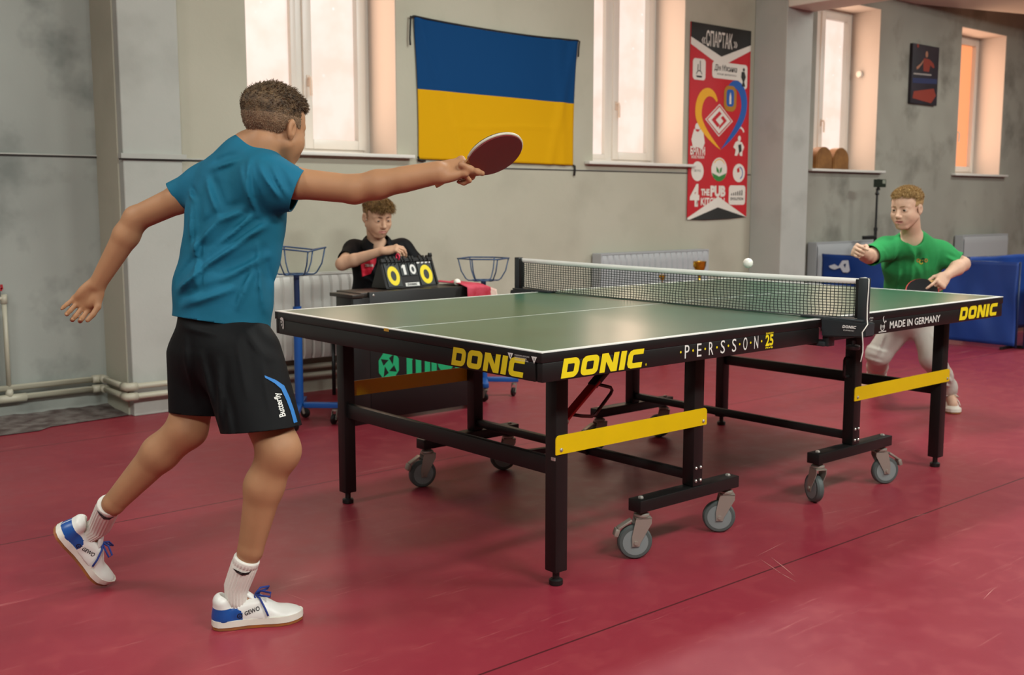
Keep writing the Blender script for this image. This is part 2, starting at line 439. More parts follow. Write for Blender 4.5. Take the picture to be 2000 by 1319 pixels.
def window(n, x0, x1, mull, film, leftglass):
    root = tag(empty('window_%d' % n, ((x0+x1)/2, YF, SILLZ)), kind='structure')
    D = .06
    fr = MB()
    def rect(mb, a0, a1, z0, z1, w, y0, y1):
        mb.box((a0, y0, z0), (a0+w, y1, z1), .004).box((a1-w, y0, z0), (a1, y1, z1), .004)
        mb.box((a0+w, y0, z0), (a1-w, y1, z0+w), .004).box((a0+w, y0, z1-w), (a1-w, y1, z1), .004)
    rect(fr, x0, x1, SILLZ, HEADZ, .055, YF, YF+D)
    fr.box((mull-.035, YF, SILLZ+.055), (mull+.035, YF+D, HEADZ-.055), .004)
    fr.done('window_frame', M_pvc, root, 40)
    sf = MB(); rect(sf, mull+.02, x1-.04, SILLZ+.035, HEADZ-.035, .062, YF-.018, YF+.045)
    sf.done('sash', M_pvc, root, 40)
    sf = MB(); rect(sf, x0+.04, mull-.02, SILLZ+.035, HEADZ-.035, .04, YF-.004, YF+.045)
    sf.done('sash', M_pvc, root, 40)
    MB().box((mull+.08, YF+.03, SILLZ+.095), (x1-.1, YF+.04, HEADZ-.095)).done('pane', film, root)
    MB().box((x0+.078, YF+.03, SILLZ+.073), (mull-.058, YF+.04, HEADZ-.073)).done('pane', film, root)
    hz = 1.93
    MB().box((mull+.038, YF-.026, hz-.03), (mull+.062, YF-.016, hz+.04), .003).tube([(mull+.05, YF-.02, hz+.02), (mull+.05, YF-.05, hz+.02), (mull+.05, YF-.056, hz), (mull+.05, YF-.056, hz-.09)], .009).done('handle', M_handle, root, 50)
    rv = MB()
    e = .004
    rv.box((x0, YW+.004, SILLZ-.02), (x0+e, YF, HEADZ)).box((x1-e, YW+.004, SILLZ-.02), (x1, YF, HEADZ)).box((x0+e, YW+.004, HEADZ-e), (x1-e, YF, HEADZ))
    rv.box((x0-.0, YF+D, SILLZ-.02), (x1, YF+D+.01, HEADZ))
    rv.done('reveal', M_reveal, root)
    MB().box((x0-.09 if n > 1 else x0-.03, YW-.06, SILLZ-.022), (x1+.10, YW-.0005, SILLZ), .004).box((x0+.001, YW-.001, SILLZ-.018), (x1-.001, YF+.01, SILLZ), .001).done('sill', M_white, root, 40)
    return root
window(1, *WINX[0], .16, M_film, True)
window(2, *WINX[1], 2.955, M_film, True)
window(3, *WINX[2], 5.80, M_film, True)
window(4, *WINX[3], 8.45, M_filmO, True)

# ------------------------------------------------------------------ table tennis table
M_green = mat('green_table_paint', '#2f5a44', .28, spec=1.0, color2='#355f49', nscale=5, bump=.05, bscale=300, bdist=.0005)
M_line = mat('white_line', '#d6d9d2', .4)
M_black = mat('black_steel', '#121110', .42, spec=.45)
M_apron = mat('black_apron', '#131211', .45, spec=.4)
M_yellow = mat('yellow_paint', '#d9b400', .35, noise=.08, nscale=6)
M_yprint = mat('yellow_print', '#e2cc16', .45)
M_wprint = mat('white_print', '#d8d6cf', .45)
M_red = mat('red_lever', '#b51d22', .35)
M_dred = mat('dark_red_rod', '#3a0e10', .35)
M_zinc = mat('zinc_plate', '#a39b90', .45, metal=.5)
M_rubber = mat('grey_rubber', '#4d5452', .6)
M_wheel = mat('grey_wheel', '#7e8685', .5)
M_bolt = mat('bolt', '#c9c5bc', .3, metal=.7)
M_chip = mat('bare_wood_chip', '#b98c2e', .6)

T = empty('tennis_table', (0, 0, 0), 'green table tennis table with black aprons and yellow bands', 'table')
XE, YE, ZT = 1.37, .7625, .76
for sgn, nm in ((-1, 'tabletop'), (1, 'tabletop')):
    x0, x1 = (-XE, -.012) if sgn < 0 else (.012, XE)
    top = MB().box((x0+.002, -YE+.002, ZT-.024), (x1, YE-.002, ZT), .0015).done(nm, M_green, T)
    if sgn > 0: top.matrix_basis = Matrix.Identity(4)
    ln = MB(); e = .0006; xa, xb = (x0, x1)
    ln.box((xa if sgn < 0 else xa, YE-.020, ZT-.002), (xb, YE, ZT+e)).box((xa, -YE, ZT-.002), (xb, -YE+.020, ZT+e))
    xo = (x0, x0+.020) if sgn < 0 else (x1-.020, x1)
    ln.box((xo[0], -YE+.02, ZT-.002), (xo[1], YE-.02, ZT+e))
    ln.box((xo[1] if sgn < 0 else xa, -.0015, ZT-.002), (xb if sgn < 0 else xo[0], .0015, ZT+e))
    ln.done('court_line', M_line, top)
    # slab edge and the deep apron below it
    ap = MB()
    z0, z1, z2 = ZT-.0022, ZT-.030, ZT-.086
    def side(y, out):
        ap.box((x0+.0, min(y, y-out*.02), z1), (x1, max(y, y-out*.02), z0), .001)
        xs = (x0+.004, x1-.02) if sgn < 0 else (x0+.02, x1-.004)
        ya = y-out*.0006
        ap.box((xs[0], min(ya, ya-out*.024), z2), (xs[1], max(ya, ya-out*.024), z1-.0005), .003)
    side(YE, 1); side(-YE, -1)
    xe = -XE if sgn < 0 else XE; o = sgn
    ap.box((min(xe, xe-o*.02), -YE+.0205, z1), (max(xe, xe-o*.02), YE-.0205, z0), .001)
    xa_ = xe-o*.0006
    ap.box((min(xa_, xa_-o*.024), -YE+.0285, z2), (max(xa_, xa_-o*.024), YE-.0285, z1-.0005), .003)
    ap.done('apron', M_apron, T, 40)
MB().box((-XE-.001, -.012, ZT-.010), (-XE+.003, .016, ZT+.0002), .001).done('paint_chip', M_chip, T)

# lettering on the aprons
def MX(x, z, y=-YE, proud=.0): return frame((x, y-proud, z), (1, 0, 0), (0, 0, 1))
def MN(y, z, proud=.0): return frame((-XE-proud, y, z), (0, -1, 0), (0, 0, 1))
LP = .0035
mes = [shape_mesh(block_word(0, 0, .056, .345), MX(-1.297, ZT-.0805, -YE+.0005), .001)]
mes.append(text_mesh('®', .007, MX(-.947, ZT-.078, -YE+.0005), depth=.001))
join_meshes('lettering', mes, M_yprint, T)['label'] = 'yellow block lettering on the near side apron'
mes = [shape_mesh(block_word(0, 0, .056, .345), frame((-XE+.0005, -.350, ZT-.0805), (0, -1, 0), (0, 0, 1)), .001)]
join_meshes('lettering', mes, M_yprint, T)['label'] = 'yellow block lettering on the end apron'
mes = [shape_mesh(block_word(0, 0, .054, .338), MX(.982, ZT-.078, -YE+.0005), .001)]
join_meshes('lettering', mes, M_yprint, T)['label'] = 'yellow block lettering on the far side apron'
mes = []; idx = []
for i, ch in enumerate('PERSSON'):
    x = -.765+i*.0590
    mes.append(text_mesh(ch, .043, MX(x, ZT-.0735, -YE+.0005), width=.022, depth=.001)); idx.append(0)
    for dx in ((-.019, .040) if i == 0 else (.040,)):
        mes.append(shape_mesh([circ(x+dx, .022, .0038)], MX(0, ZT-.0735, -YE+.0005), .001)); idx.append(1)
join_meshes('lettering', mes, [M_wprint, M_yprint], T, idx)['label'] = 'spaced white capitals with yellow dots'
mes = [text_mesh('25', .036, MX(-.349, ZT-.069, -YE+.0005), width=.044, depth=.001, bold=.03), text_mesh('TWENTY', .006, MX(-.349, ZT-.031, -YE), width=.044, depth=.001, bold=.02), text_mesh('FIVE', .006, MX(-.347, ZT-.0795, -YE+.0005), width=.040, depth=.001, bold=.02)]
join_meshes('lettering', mes, M_yprint, T)['label'] = 'yellow number 25'
mes = [text_mesh('MADE IN GERMANY', .027, MX(.438, ZT-.070, -YE+.0005), width=.385, depth=.0012, bold=.012)]
# federation mark: a bat rim with swirl and a ball above a base line
m0 = MX(.358, ZT-.076, -YE+.0005)
def arcband(cx, cy, r0, r1, a0, a1, n=20): return circ(cx, cy, r1, n=n, a0=a0, a1=a1)+circ(cx, cy, r0, n=n, a0=a0, a1=a1)[::-1]
join_meshes('lettering', mes, M_wprint, T)['label'] = 'white capitals on the far side apron'
mes = [shape_mesh([arcband(.028, .016, .0125, .0155, 2.4, 6.9)], m0, .0012), shape_mesh([[(.002, -.004), (.056, -.004), (.056, -.001), (.002, -.001)]], m0, .0012),
        shape_mesh([circ(.050, .036, .0035)], m0, .0012), shape_mesh([[(.033, .056), (.029, .048), (.033, .038), (.042, .028), (.045, .030), (.037, .040), (.033, .048), (.037, .056)]], m0, .0012),
        text_mesh('ITTF', .010, MX(.374, ZT-.065, -YE+.0005), width=.024, depth=.0012, bold=.01)]
join_meshes('emblem', mes, M_wprint, T)['label'] = 'round white federation mark'
mes = [text_mesh('e-line', .006, MX(.287, ZT-.022, -YE), width=.03, depth=.0008), text_mesh('25mm', .006, MX(.287, ZT-.031, -YE), width=.026, depth=.0008)]
join_meshes('lettering', mes, M_wprint, T)['label'] = 'tiny white lettering beside the net'
# horse-head mark at the far corner of the end apron, warning triangles at the near one
hm = frame((-XE, .726, ZT-.066), (0, -1, 0), (0, 0, 1))
mes = [shape_mesh([[(.006, .040), (.016, .046), (.030, .044), (.034, .034), (.034, .006), (.028, 0), (.022, .006), (.026, .012), (.026, .030), (.020, .036), (.012, .034)]], hm, .0012),
       shape_mesh([[(.010, .030), (.018, .034), (.020, .026), (.012, .022)]], hm, .0012), shape_mesh([[(.014, .018), (.023, .022), (.023, .016), (.018, .010)]], hm, .0012)]
join_meshes('emblem', mes, M_wprint, T)['label'] = 'white horse head mark'
mes = []
for y in (-.618, -.720):
    q = frame((-XE, y, ZT-.034), (0, -1, 0), (0, 0, 1))
    mes.append(shape_mesh([[(0, .020), (.024, .020), (.012, 0)], [(.0105, .008), (.0105, .016), (.0135, .016), (.0135, .008)]], q, .0008))
for k, w in enumerate((.064, .052, .060)):
    mes.append(text_mesh('WARNUNG ACHTUNG', .0045, frame((-XE, -.648, ZT-.020-k*.0065), (0, -1, 0), (0, 0, 1)), width=w, depth=.0008))
join_meshes('lettering', mes, M_wprint, T)['label'] = 'white warning triangles and small print'

# undercarriage
LX = dict(ne=-1.16, ni=-.52, fi=.46, fe=1.15)
LY = .60
Mbk = M_black
for key, x in LX.items():
    for sy in (1, -1):
        inner = key in ('ni', 'fi')
        y = sy*LY
        lg = MB().box((x-.025, y-.025, .205 if inner else .045), (x+.025, y+.025, ZT-.0865), .004)
        leg = lg.done('leg', Mbk, T, 40)
        if not inner:
            MB().lathe([(.011, 0), (.011, .03)], (x, y, .018), n=12).done('foot', M_black, leg)
            MB().lathe([(.020, 0), (.022, .003), (.022, .016), (.016, .02)], (x, y, 0), n=18).done('foot_pad', M_black, leg)
        else:
            for zz in (.225, .27):
                for dx in (-.012, .012):
                    MB().lathe([(.0055, 0), (.0055, .003), (.003, .005)], (x+dx, y+sy*.025, zz), (0, sy, 0), 8).done('bolt', M_bolt, leg)
def beam(x, y, x0, x1, brk):
    bm_ = MB().box((x0, y-.028, .163), (x1, y+.028, .205), .003)
    bb = bm_.done('wheel_beam', Mbk, T, 40)
    for xx in (x0+.03, x1-.03): MB().lathe([(.010, 0), (.010, .004), (.006, .007)], (xx, y, .205), n=6).done('bolt', M_bolt, bb)
    return bb
def caster(c, ang, brake, R=.058):
    """swivel caster below (x, y, .163); ang = heading of the wheel"""
    x, y = c; u = Vector((math.cos(ang), math.sin(ang), 0)); s = Vector((-u.y, u.x, 0)); ax = Vector((x, y, R))-u*.022
    w = MB().m(0).lathe([(.030, -.014), (.044, -.015), (.053, -.014), (R, -.007), (R, .007), (.053, .014), (.044, .015), (.030, .014)], ax, s, 32)
    wh = w.m(1).lathe([(.0, -.0165), (.043, -.0155), (.043, .0155), (0, .0165)], ax, s, 28).done('caster_wheel', [M_rubber, M_wheel], T, 35)
    fk = MB()
    top = .143
    for sg in (1, -1):
        q = frame(ax+s*sg*.021, u, Vector((0, 0, 1)))
        poly = [(-.012, -.012), (.012, -.012), (.015, 0), (.052, top-R-.02), (.052, top-R), (.000, top-R), (-.014, .02)]
        fk.prism(poly, q @ Matrix.Translation((0, 0, -.0015)), .003)
    fk.bar(Vector((x, y, top-.003))-u*.022-u*.001, Vector((x, y, top-.003))+u*.031, .045, .004)
    fk.lathe([(.022, 0), (.026, .004), (.026, .010), (.018, .014), (.012, .020)], (x, y, top-.001), n=18)
    fk.lathe([(.007, -.027), (.007, .027)], ax, s, 8)
    fk.done('caster_fork', M_zinc, wh, 35)
    if brake:
        MB().bar(ax-u*.058+Vector((0, 0, .046)), ax-u*.012+Vector((0, 0, .075)), .030, .008, bevel=.002).bar(ax-u*.066+Vector((0, 0, .020)), ax-u*.058+Vector((0, 0, .046)), .034, .016, bevel=.004).done('brake_lever', M_zinc, wh, 40)
for x, pts in ((-.52, (-.775, -.335)), (.46, (.235, .690))):
    for sy in (-1, 1):
        y = sy*LY
        beam(x, y, pts[0]-.035, pts[1]+.04, True)
        if sy < 0 and x < 0: spec = ((-.60, True), (-.75, False))
        elif sy < 0: spec = ((-2.05, False), (2.6, True))
        elif x < 0: spec = ((-.25, True), (-.5, False))
        else: spec = ((-.3, True), (-.9, False))
        for px_, (an, br) in zip(pts, spec): caster((px_, y), an, br)
def cross(x, z, h, y0=-LY, y1=LY, w=.025):
    MB().box((x-w/2, y0+.0255, z-h/2), (x+w/2, y1-.0255, z+h/2), .003).done('cross_bar', Mbk, T, 40)
cross(-1.16, .372, .055); cross(-.52, .238, .032); cross(.46, .238, .032); cross(1.15, .352, .050)
MB().box((-1.1885, -.622, .398), (-1.1845, -.606, .408)).done('hinge_bolt', M_bolt, T)
for x0, x1, z0, z1 in ((-1.19, -.485, .417, .476), (.43, 1.185, .386, .442)):
    for sy in (-1, 1):
        q = frame((0, sy*(LY+.0262), 0), (1, 0, 0), (0, 0, 1))
        poly = rrect(x0 if sy < 0 or x0 > 0 else -1.17, z0, x1, z1, (.002, .004, .014, .014))
        bd = MB().prism(poly, q @ Matrix.Translation((0, 0, -.003 if sy > 0 else 0)), .003).done('side_band', M_yellow, T)
        for xx, zz in ((x0+.022, z0+.014), (x1-.018, z0+.014)): MB().lathe([(.006, 0), (.006, .002), (.003, .004)], (xx, sy*(LY+.0292), zz), (0, sy, 0), 10).done('bolt', M_zinc, bd)
# folding lever and struts of the near half
lv = MB().m(0).bar((-1.10, -.565, .502), (-.955, -.565, .612), .010, .036, up=(0, 1, 0), bevel=.003)
lv.m(1).bar((-.975, -.565, .597), (-.875, -.565, ZT-.087), .018, .034, up=(0, 1, 0), bevel=.003)
lv.m(0).lathe([(.019, -.007), (.019, .007)], (-1.10, -.565, .502), (0, 1, 0), 16)
lv.m(2).lathe([(.008, 0), (.008, .01), (.004, .013)], (-1.10, -.572, .502), (0, -1, 0), 12)
lev = lv.done('folding_lever', [M_red, M_black, M_bolt], T, 40)
MB().tube([(-1.075, -.575, .520), (-1.04, -.585, .512), (-.995, -.585, .505), (-.982, -.585, .508), (-.912, -.585, .568), (-.906, -.585, .578), (-.912, -.585, .588), (-.965, -.575, .604)], .0055, 8).done('lever_handle', M_dred, lev, True)
MB().bar((-.80, 0, .25), (-.55, -.10, .262), .02, .02).bar((-.555, -.1, .262), (-.535, -.1, .225), .01).done('hinge_strut', Mbk, T)
for sx_, xx in ((-1, -.52), (1, .46)):
    st = MB().bar((xx, .5, .66), (xx+sx_*.52, .5, .40), .018, .018).done('hinge_strut', Mbk, T) if False else None
MB().tube([(.425, -.60, .560), (.400, -.60, .560), (.394, -.60, .552), (.394, -.60, .492), (.400, -.60, .484), (.425, -.60, .484)], .006, 8).done('lock_handle', Mbk, T, True)
for sx_ in (-1, 1):
    xi = -.52 if sx_ < 0 else .46
    for sy in (-1, 1): MB().box((min(xi, sx_*1.15)+.026, sy*LY-.02, .648), (max(xi, sx_*1.15)-.026, sy*LY+.02, .673), .002).done('frame_rail', Mbk, T)

# ------------------------------------------------------------------ net set clamped on the table
M_cord = mat('white_cord', '#d9d6cc', .6)
M_netstr = mat('dark_net_string', '#15211c', .7)
M_post = mat('grey_plastic_post', '#2b3133', .4)
M_tape = mat('white_tape', '#f1f0e8', .6)
N = empty('table_net', (0, 0, ZT), 'dark table tennis net with white tape clamped across the table', 'net')
PY = .915
for sy in (-1, 1):
    y = sy*PY
    po = MB().box((-.014, y-.016, ZT-.004), (.014, y+.016, ZT+.1535), .003).m(1).box((-.012, y-sy*.0165-.012, ZT+.012), (.012, y-sy*.0165+.012, ZT+.148), .002).done('post', [M_post, M_black], N, 40)
    cl = MB()
    ya, yb = sorted((sy*(PY+.03), sy*(YE-.085)))
    q = frame((0, 0, 0), (0, 1, 0), (0, 0, 1))
    # the wedge shaped upper jaw seen from the end, and the wide body under the post
    cl.box((-.030, min(sy*(YE-.085), sy*(PY+.012)), ZT+.0008), (.030, max(sy*(YE-.085), sy*(PY+.012)), ZT+.009), .002)
    t = bmesh.new()
    def V(*p): return t.verts.new(p)
    yo, yi = sy*(PY+.028), sy*(YE+.012)
    lo = [V(-.038, yi, ZT-.062), V(.038, yi, ZT-.062), V(.030, yo, ZT-.050), V(-.030, yo, ZT-.050)]
    hi = [V(-.045, yi, ZT+.006), V(.045, yi, ZT+.006), V(.032, yo, ZT-.001), V(-.032, yo, ZT-.001)]
    t.faces.new(lo); t.faces.new(hi[::-1])
    for k in range(4): t.faces.new((lo[k], lo[(k+1) % 4], hi[(k+1) % 4], hi[k]))
    bmesh.ops.bevel(t, geom=t.edges[:], offset=.004, segments=2, affect='EDGES')
    cl.merge(t)
    cl.box((-.032, min(sy*(YE-.06), sy*(YE+.02)), ZT-.098), (.032, max(sy*(YE-.06), sy*(YE+.02)), ZT-.0805), .003)
    cl.box((-.02, min(sy*(YE+.004), sy*(YE+.03)), ZT-.098), (.02, max(sy*(YE+.004), sy*(YE+.03)), ZT-.055), .003)
    c_ = cl.done('clamp', M_post, N, 40)
    MB().lathe([(.006, -.02), (.006, 0)], (0, sy*(PY-.035), ZT-.07), n=8).lathe([(.022, 0), (.024, .004), (.024, .012), (.020, .015)], (0, sy*(PY-.035), ZT-.100), n=16).done('clamp_screw', M_black, c_, 40)
    if sy < 0:
        join_meshes('lettering', [shape_mesh(block_word(0, 0, .010, .052), frame((-.0385-.004, -.862, ZT-.022), (.10, -1, 0), (0, 0, 1)), .003), text_mesh('CLIPMATIC', .005, frame((-.0415, -.866, ZT-.032), (.10, -1, 0), (0, 0, 1)), width=.04, depth=.003)], M_wprint, c_)
net = MB()
def netp(y, k):
    """k 0 (bottom) .. 1 (top)"""
    s = (y+PY)/(2*PY)
    sag = -.006*math.sin(math.pi*s)
    zb = ZT+.004+.014*(abs(2*s-1)**6)
    z = zb+(ZT+.140+sag-zb)*k
    x = .003*math.sin(y*17)*(1-k)+.0022*math.sin(y*41+k*5)*(1-k)
    yy = y+.0022*math.sin(k*9+y*13)*(1-k)
    return Vector((x, yy, z))
y0, y1 = -PY+.022, PY-.022
nv = 112; nh = 13; r_ = .0016
for i in range(nv+1):
    y = y0+(y1-y0)*i/nv
    net.tube([netp(y, k/6) for k in range(7)], r_, 3, cap=False)
for j in range(nh):
    k = j/nh
    net.tube([netp(y0+(y1-y0)*i/90, k) for i in range(91)], r_ if j else .0026, 3, cap=False)
net.done('netting', M_netstr, N, recalc=False)
MB().grid(lambda u, v: netp(y0+(y1-y0)*u, .93+v*.155)+Vector((-.004*math.sin(math.pi*v), 0, 0)), 60, 6).done('tape', M_tape, N, recalc=False)
MB().tube([(0, -PY+.016, ZT+.1515), (0, -PY-.002, ZT+.1545), (-.004, -PY-.018, ZT+.150), (-.006, -PY-.0195, ZT+.120), (-.010, -PY-.0195, ZT+.06), (-.012, -PY-.022, ZT+.012), (-.030, -PY-.036, ZT-.004), (-.052, -PY-.030, ZT-.03), (-.045, -PY-.030, ZT-.07), (-.040, -PY-.028, ZT-.10), (-.055, -PY-.03, ZT-.132)], .0021, 6).done('cord', M_cord, N, True)

# ball in the air over the net
M_ball = mat('white_ball', '#e9e6da', .35)
bo = MB(); bmesh.ops.create_icosphere(bo.bm, subdivisions=4, radius=.020)
bo = bo.done('table_tennis_ball', M_ball, None, True); bo.location = at(1461, 514, 4.35)
tag(bo, 'white table tennis ball in the air above the net', 'ball')

# ------------------------------------------------------------------ umpire's desk and what stands on it
M_desk = mat('black_laminate', '#151413', .4, spec=.5)
M_desktop = mat('dark_brown_top', '#2b241e', .4)
M_gprint = mat('green_print', '#12935f', .5)
DX0, DX1, DY0, DY1, DZ = -.345, .520, 1.83, 2.00, .70
DK = empty('umpire_desk', ((DX0+DX1)/2, 2.0, 0), 'black umpire desk with green emblem on its front', 'desk', rz=-.03)
MB().box((DX0+.06, DY0+.02, DZ-.025), (DX1-.0, DY1+.095, DZ-.001), .003).done('desk_top', M_desktop, DK, 40)
fp = MB().box((DX0+.10, DY0, .02), (DX1, DY0+.018, DZ+.002), .002).done('front_panel', M_desk, DK, 40)
MB().box((DX0, DY0+.019, 0), (DX0+.018, DY1, DZ-.026), .002).done('side_panel', M_desk, DK, 40)
MB().box((DX1-.020, DY0+.019, 0), (DX1-.002, DY1, DZ-.026), .002).done('side_panel', M_desk, DK, 40)
MB().box((DX0, DY0+.001, .0), (DX0+.0995, DY0+.018, DZ-.026), .002).done('front_panel', M_desk, DK, 40)
MB().box((DX0-.01, DY0-.01, DZ-.025), (DX0+.0595, DY1+.05, DZ-.006), .003).done('desk_top', M_desktop, DK, 40)
MB().lathe([(.006, 0), (.006, .002), (0, .004)], (DX0+.125, DY0, DZ-.015), (0, -1, 0), 10).done('screw', M_bolt, fp)
q = frame((-.130, DY0-.0005, .207), (1, 0, 0), (0, 0, 1))
oc = [(.0+.070*math.cos(math.pi/8+k*math.pi/4), .095+.085*math.sin(math.pi/8+k*math.pi/4)) for k in range(8)]
def tri(a): 
    c = (.0+.047*math.cos(a), .095+.055*math.sin(a)); return [(c[0]*.0+.062*math.cos(a+.2), .095+.072*math.sin(a+.2)), (.026*math.cos(a-.75), .095+.030*math.sin(a-.75)), (.034*math.cos(a+.75), .095+.040*math.sin(a+.75))]
mes = [shape_mesh([oc]+[tri(math.pi/4+k*math.pi/2) for k in range(4)], q, .001)]
mes.append(text_mesh('mion', .175, frame((-.014, DY0-.0005, .240), (1, 0, 0), (0, 0, 1)), width=.43, depth=.001, bold=.04))
join_meshes('lettering', mes, M_gprint, fp)['label'] = 'green emblem and letters'

# flip scoreboard
M_sbk = mat('black_plastic', '#141514', .35)
M_card = mat('dark_card', '#262b2a', .5)
M_slv = mat('clear_sleeve', '#3b403d', .25)
SB = empty('scoreboard', (.10, 2.00, DZ), 'black flip scoreboard showing zeros in yellow', 'scoreboard', rz=.05)
sw, sh, lean = .355, .150, .060
# local frame of the leaning front face
fo = Vector((-.165, -.055, .004))
Mf = wmat(SB) @ frame(fo, (1, 0, 0), (0, lean, sh))
MB().box((0, .0, -.004), (sw, .155, 0), 0).merge(bmesh.new()).done('front_board', M_sbk, SB, world=True) if False else None
me_ = MB(); t = bmesh.new(); bmesh.ops.create_cube(t, size=1)
for v in t.verts: v.co = Vector(((v.co.x+.5)*sw, (v.co.y+.5)*.158, (v.co.z-.5)*.005))
me_.merge(t, Mf); fbd = me_.done('front_board', M_sbk, SB)
Mb = wmat(SB) @ frame(fo+Vector((0, .135, 0)), (1, 0, 0), (0, -lean-.012, sh))
me_ = MB(); t = bmesh.new(); bmesh.ops.create_cube(t, size=1)
for v in t.verts: v.co = Vector(((v.co.x+.5)*sw, (v.co.y+.5)*.158, (v.co.z+.5)*.005))
me_.merge(t, Mb).done('back_board', M_sbk, SB)
for xs in (.0, sw):
    P = wmat(SB) @ fo
    base = [wmat(SB) @ (fo+Vector((xs, 0, .002))), wmat(SB) @ (fo+Vector((xs, .135, .002))), wmat(SB) @ (fo+Vector((xs, .067, sh+.004)))]
    if xs == 0:
        g = MB(); off = (wmat(SB).to_3x3() @ Vector((-.004, 0, 0)))
        a = [g.bm.verts.new(p) for p in base]; bb = [g.bm.verts.new(p+off) for p in base]
        g.bm.faces.new(a); g.bm.faces.new(bb[::-1])
        for k in range(3): g.bm.faces.new((a[k], a[(k+1) % 3], bb[(k+1) % 3], bb[k]))
        g.done('side_board', M_sbk, SB)
    else:
        MB().bar(base[0]+Vector((0, 0, .006)), base[2]+Vector((0, 0, .012)), .012, .012).lathe([(.012, 0), (.014, .008), (.010, .024)], base[2]+Vector((0, 0, .004)), n=10).done('strut', M_sbk, SB, 40)
Mt = Mf @ Matrix.Translation((0, .158, 0))
MB().m(0).merge((lambda t: (bmesh.ops.create_cube(t, size=1), [setattr(v, 'co', Vector(((v.co.x+.5)*sw, v.co.y*.02, v.co.z*.024))) for v in t.verts], t)[2])(bmesh.new()), Mt).done('top_bar', M_sbk, SB)
cards = [('0', .014, .096, .132, M_yprint), ('1', .120, .050, .072, M_wprint), ('0', .180, .050, .072, M_wprint), ('0', .242, .100, .132, M_yprint)]
for ch, x, w, h, mm in cards:
    c = MB(); t = bmesh.new(); bmesh.ops.create_cube(t, size=1)
    for v in t.verts: v.co = Vector((x+(v.co.x+.5)*w, .142-(v.co.y+.5)*(h+.002), .003+v.co.z*.004))
    cd = c.merge(t, Mf).done('score_card', M_card, SB)
    big = h > .1
    if ch == '0':
        g = [circ(x+w/2, .142-h*.55, w*.42, h*.42 if big else h*.40, 32), circ(x+w/2, .142-h*.55, w*.19, h*.22, 24)]
    else:
        cx, b0, t0 = x+w*.52, .142-h*.95, .142-h*.15
        g = [[(cx-w*.16, b0), (cx+w*.18, b0), (cx+w*.18, t0), (cx-w*.14, t0), (cx-w*.34, t0-h*.16), (cx-w*.34, t0-h*.30), (cx-w*.16, t0-h*.22)]]
    join_meshes('numeral', [shape_mesh(g, Mf, .0058)], mm, cd)
    rg = MB()
    for k in range(3 if big else 2):
        xx = x+w*(.22+.28*k if big else .3+.4*k)
        rg.tube([Mf @ Vector((xx, .146+.012*math.cos(a), .006+.012*math.sin(a))) for a in [i*math.pi/5 for i in range(10)]], .003, 6, closed=True)
        rg.merge((lambda t, xx=xx: (bmesh.ops.create_cube(t, size=1), [setattr(v, 'co', Vector((xx+v.co.x*.012, .168+v.co.y*.02, .010+v.co.z*.014))) for v in t.verts], t)[2])(bmesh.new()), Mf)
    rg.done('binder_ring', M_sbk, cd)
MB().merge((lambda t: (bmesh.ops.create_cube(t, size=1), [setattr(v, 'co', Vector((.180+v.co.x*.096, .016+v.co.y*.020, .002+v.co.z*.003))) for v in t.verts], t)[2])(bmesh.new()), Mf).done('name_plate', M_wprint, SB)
join_meshes('lettering', [shape_mesh(block_word(0, 0, .012, .070), Mf @ Matrix.Translation((.143, .010, 0)), .0042)], M_sbk, SB)
MB().merge((lambda t: (bmesh.ops.create_cube(t, size=1), [setattr(v, 'co', Vector((.290+v.co.x*.095, .138+v.co.y*.008, .0062+v.co.z*.002))) for v in t.verts], t)[2])(bmesh.new()), Mf).done('white_tab', M_wprint, SB)
M_pink = mat('pink_plastic', '#d32a4e', .4); M_peach = mat('peach_plastic', '#e0a070', .4)
mk = MB().m(0)
for i, (x, mi) in enumerate(((.118, 0),)):
    mk.m(mi).tube([Mf @ Vector((x, .176+.016*math.sin(a), .012+.014*math.cos(a))) for a in [k*math.pi/6 for k in range(12)]], .0045, 6, closed=True)
mk.done('marker_ring', [M_pink, M_peach], SB, True)
o = MB(); bmesh.ops.create_icosphere(o.bm, subdivisions=4, radius=.020)
o = o.done('table_tennis_ball', M_ball, None, True); o.location = (.395, 1.905, DZ+.020)
tag(o, 'white table tennis ball lying on the desk beside the scoreboard', 'ball')
# red and white towel over the right end of the desk
M_towel = mat('red_towel', '#a3162b', .9, color2='#c24a5c', nscale=11, bump=.5, bscale=250)
M_towelw = mat('towel_white_end', '#dccfbb', .9, color2='#c79d93', nscale=20, bump=.5, bscale=250)
def tw(u, v):
    x = .378+.205*u; s = v*.50
    x += .05*max(0, s-.24)*u*3
    ripple = .006*math.sin(u*14+v*4)
    if s < .24: return Vector((x, 2.09-s*.98, DZ+.006+.010*abs(math.sin(u*5+.5))*(1 if x < DX1 else .3)+ripple*.4 - max(0, x-DX1)*.55))
    return Vector((x, 1.80-(.03 if u > .6 else .0)*0+ripple*.8-.012, DZ+.004-(s-.24)*.62 - max(0, x-DX1)*.35))
tw_mb = MB().m(0).grid(tw, 36, 34)
for f in tw_mb.bm.faces:
    if f.calc_center_median().x > .545: f.material_index = 1
tow = tw_mb.done('towel', [M_towel, M_towelw], None, True, recalc=False)
md = tow.modifiers.new('thick', 'SOLIDIFY'); md.thickness = .004
tag(tow, 'red towel with white end draped over the right end of the desk', 'towel')

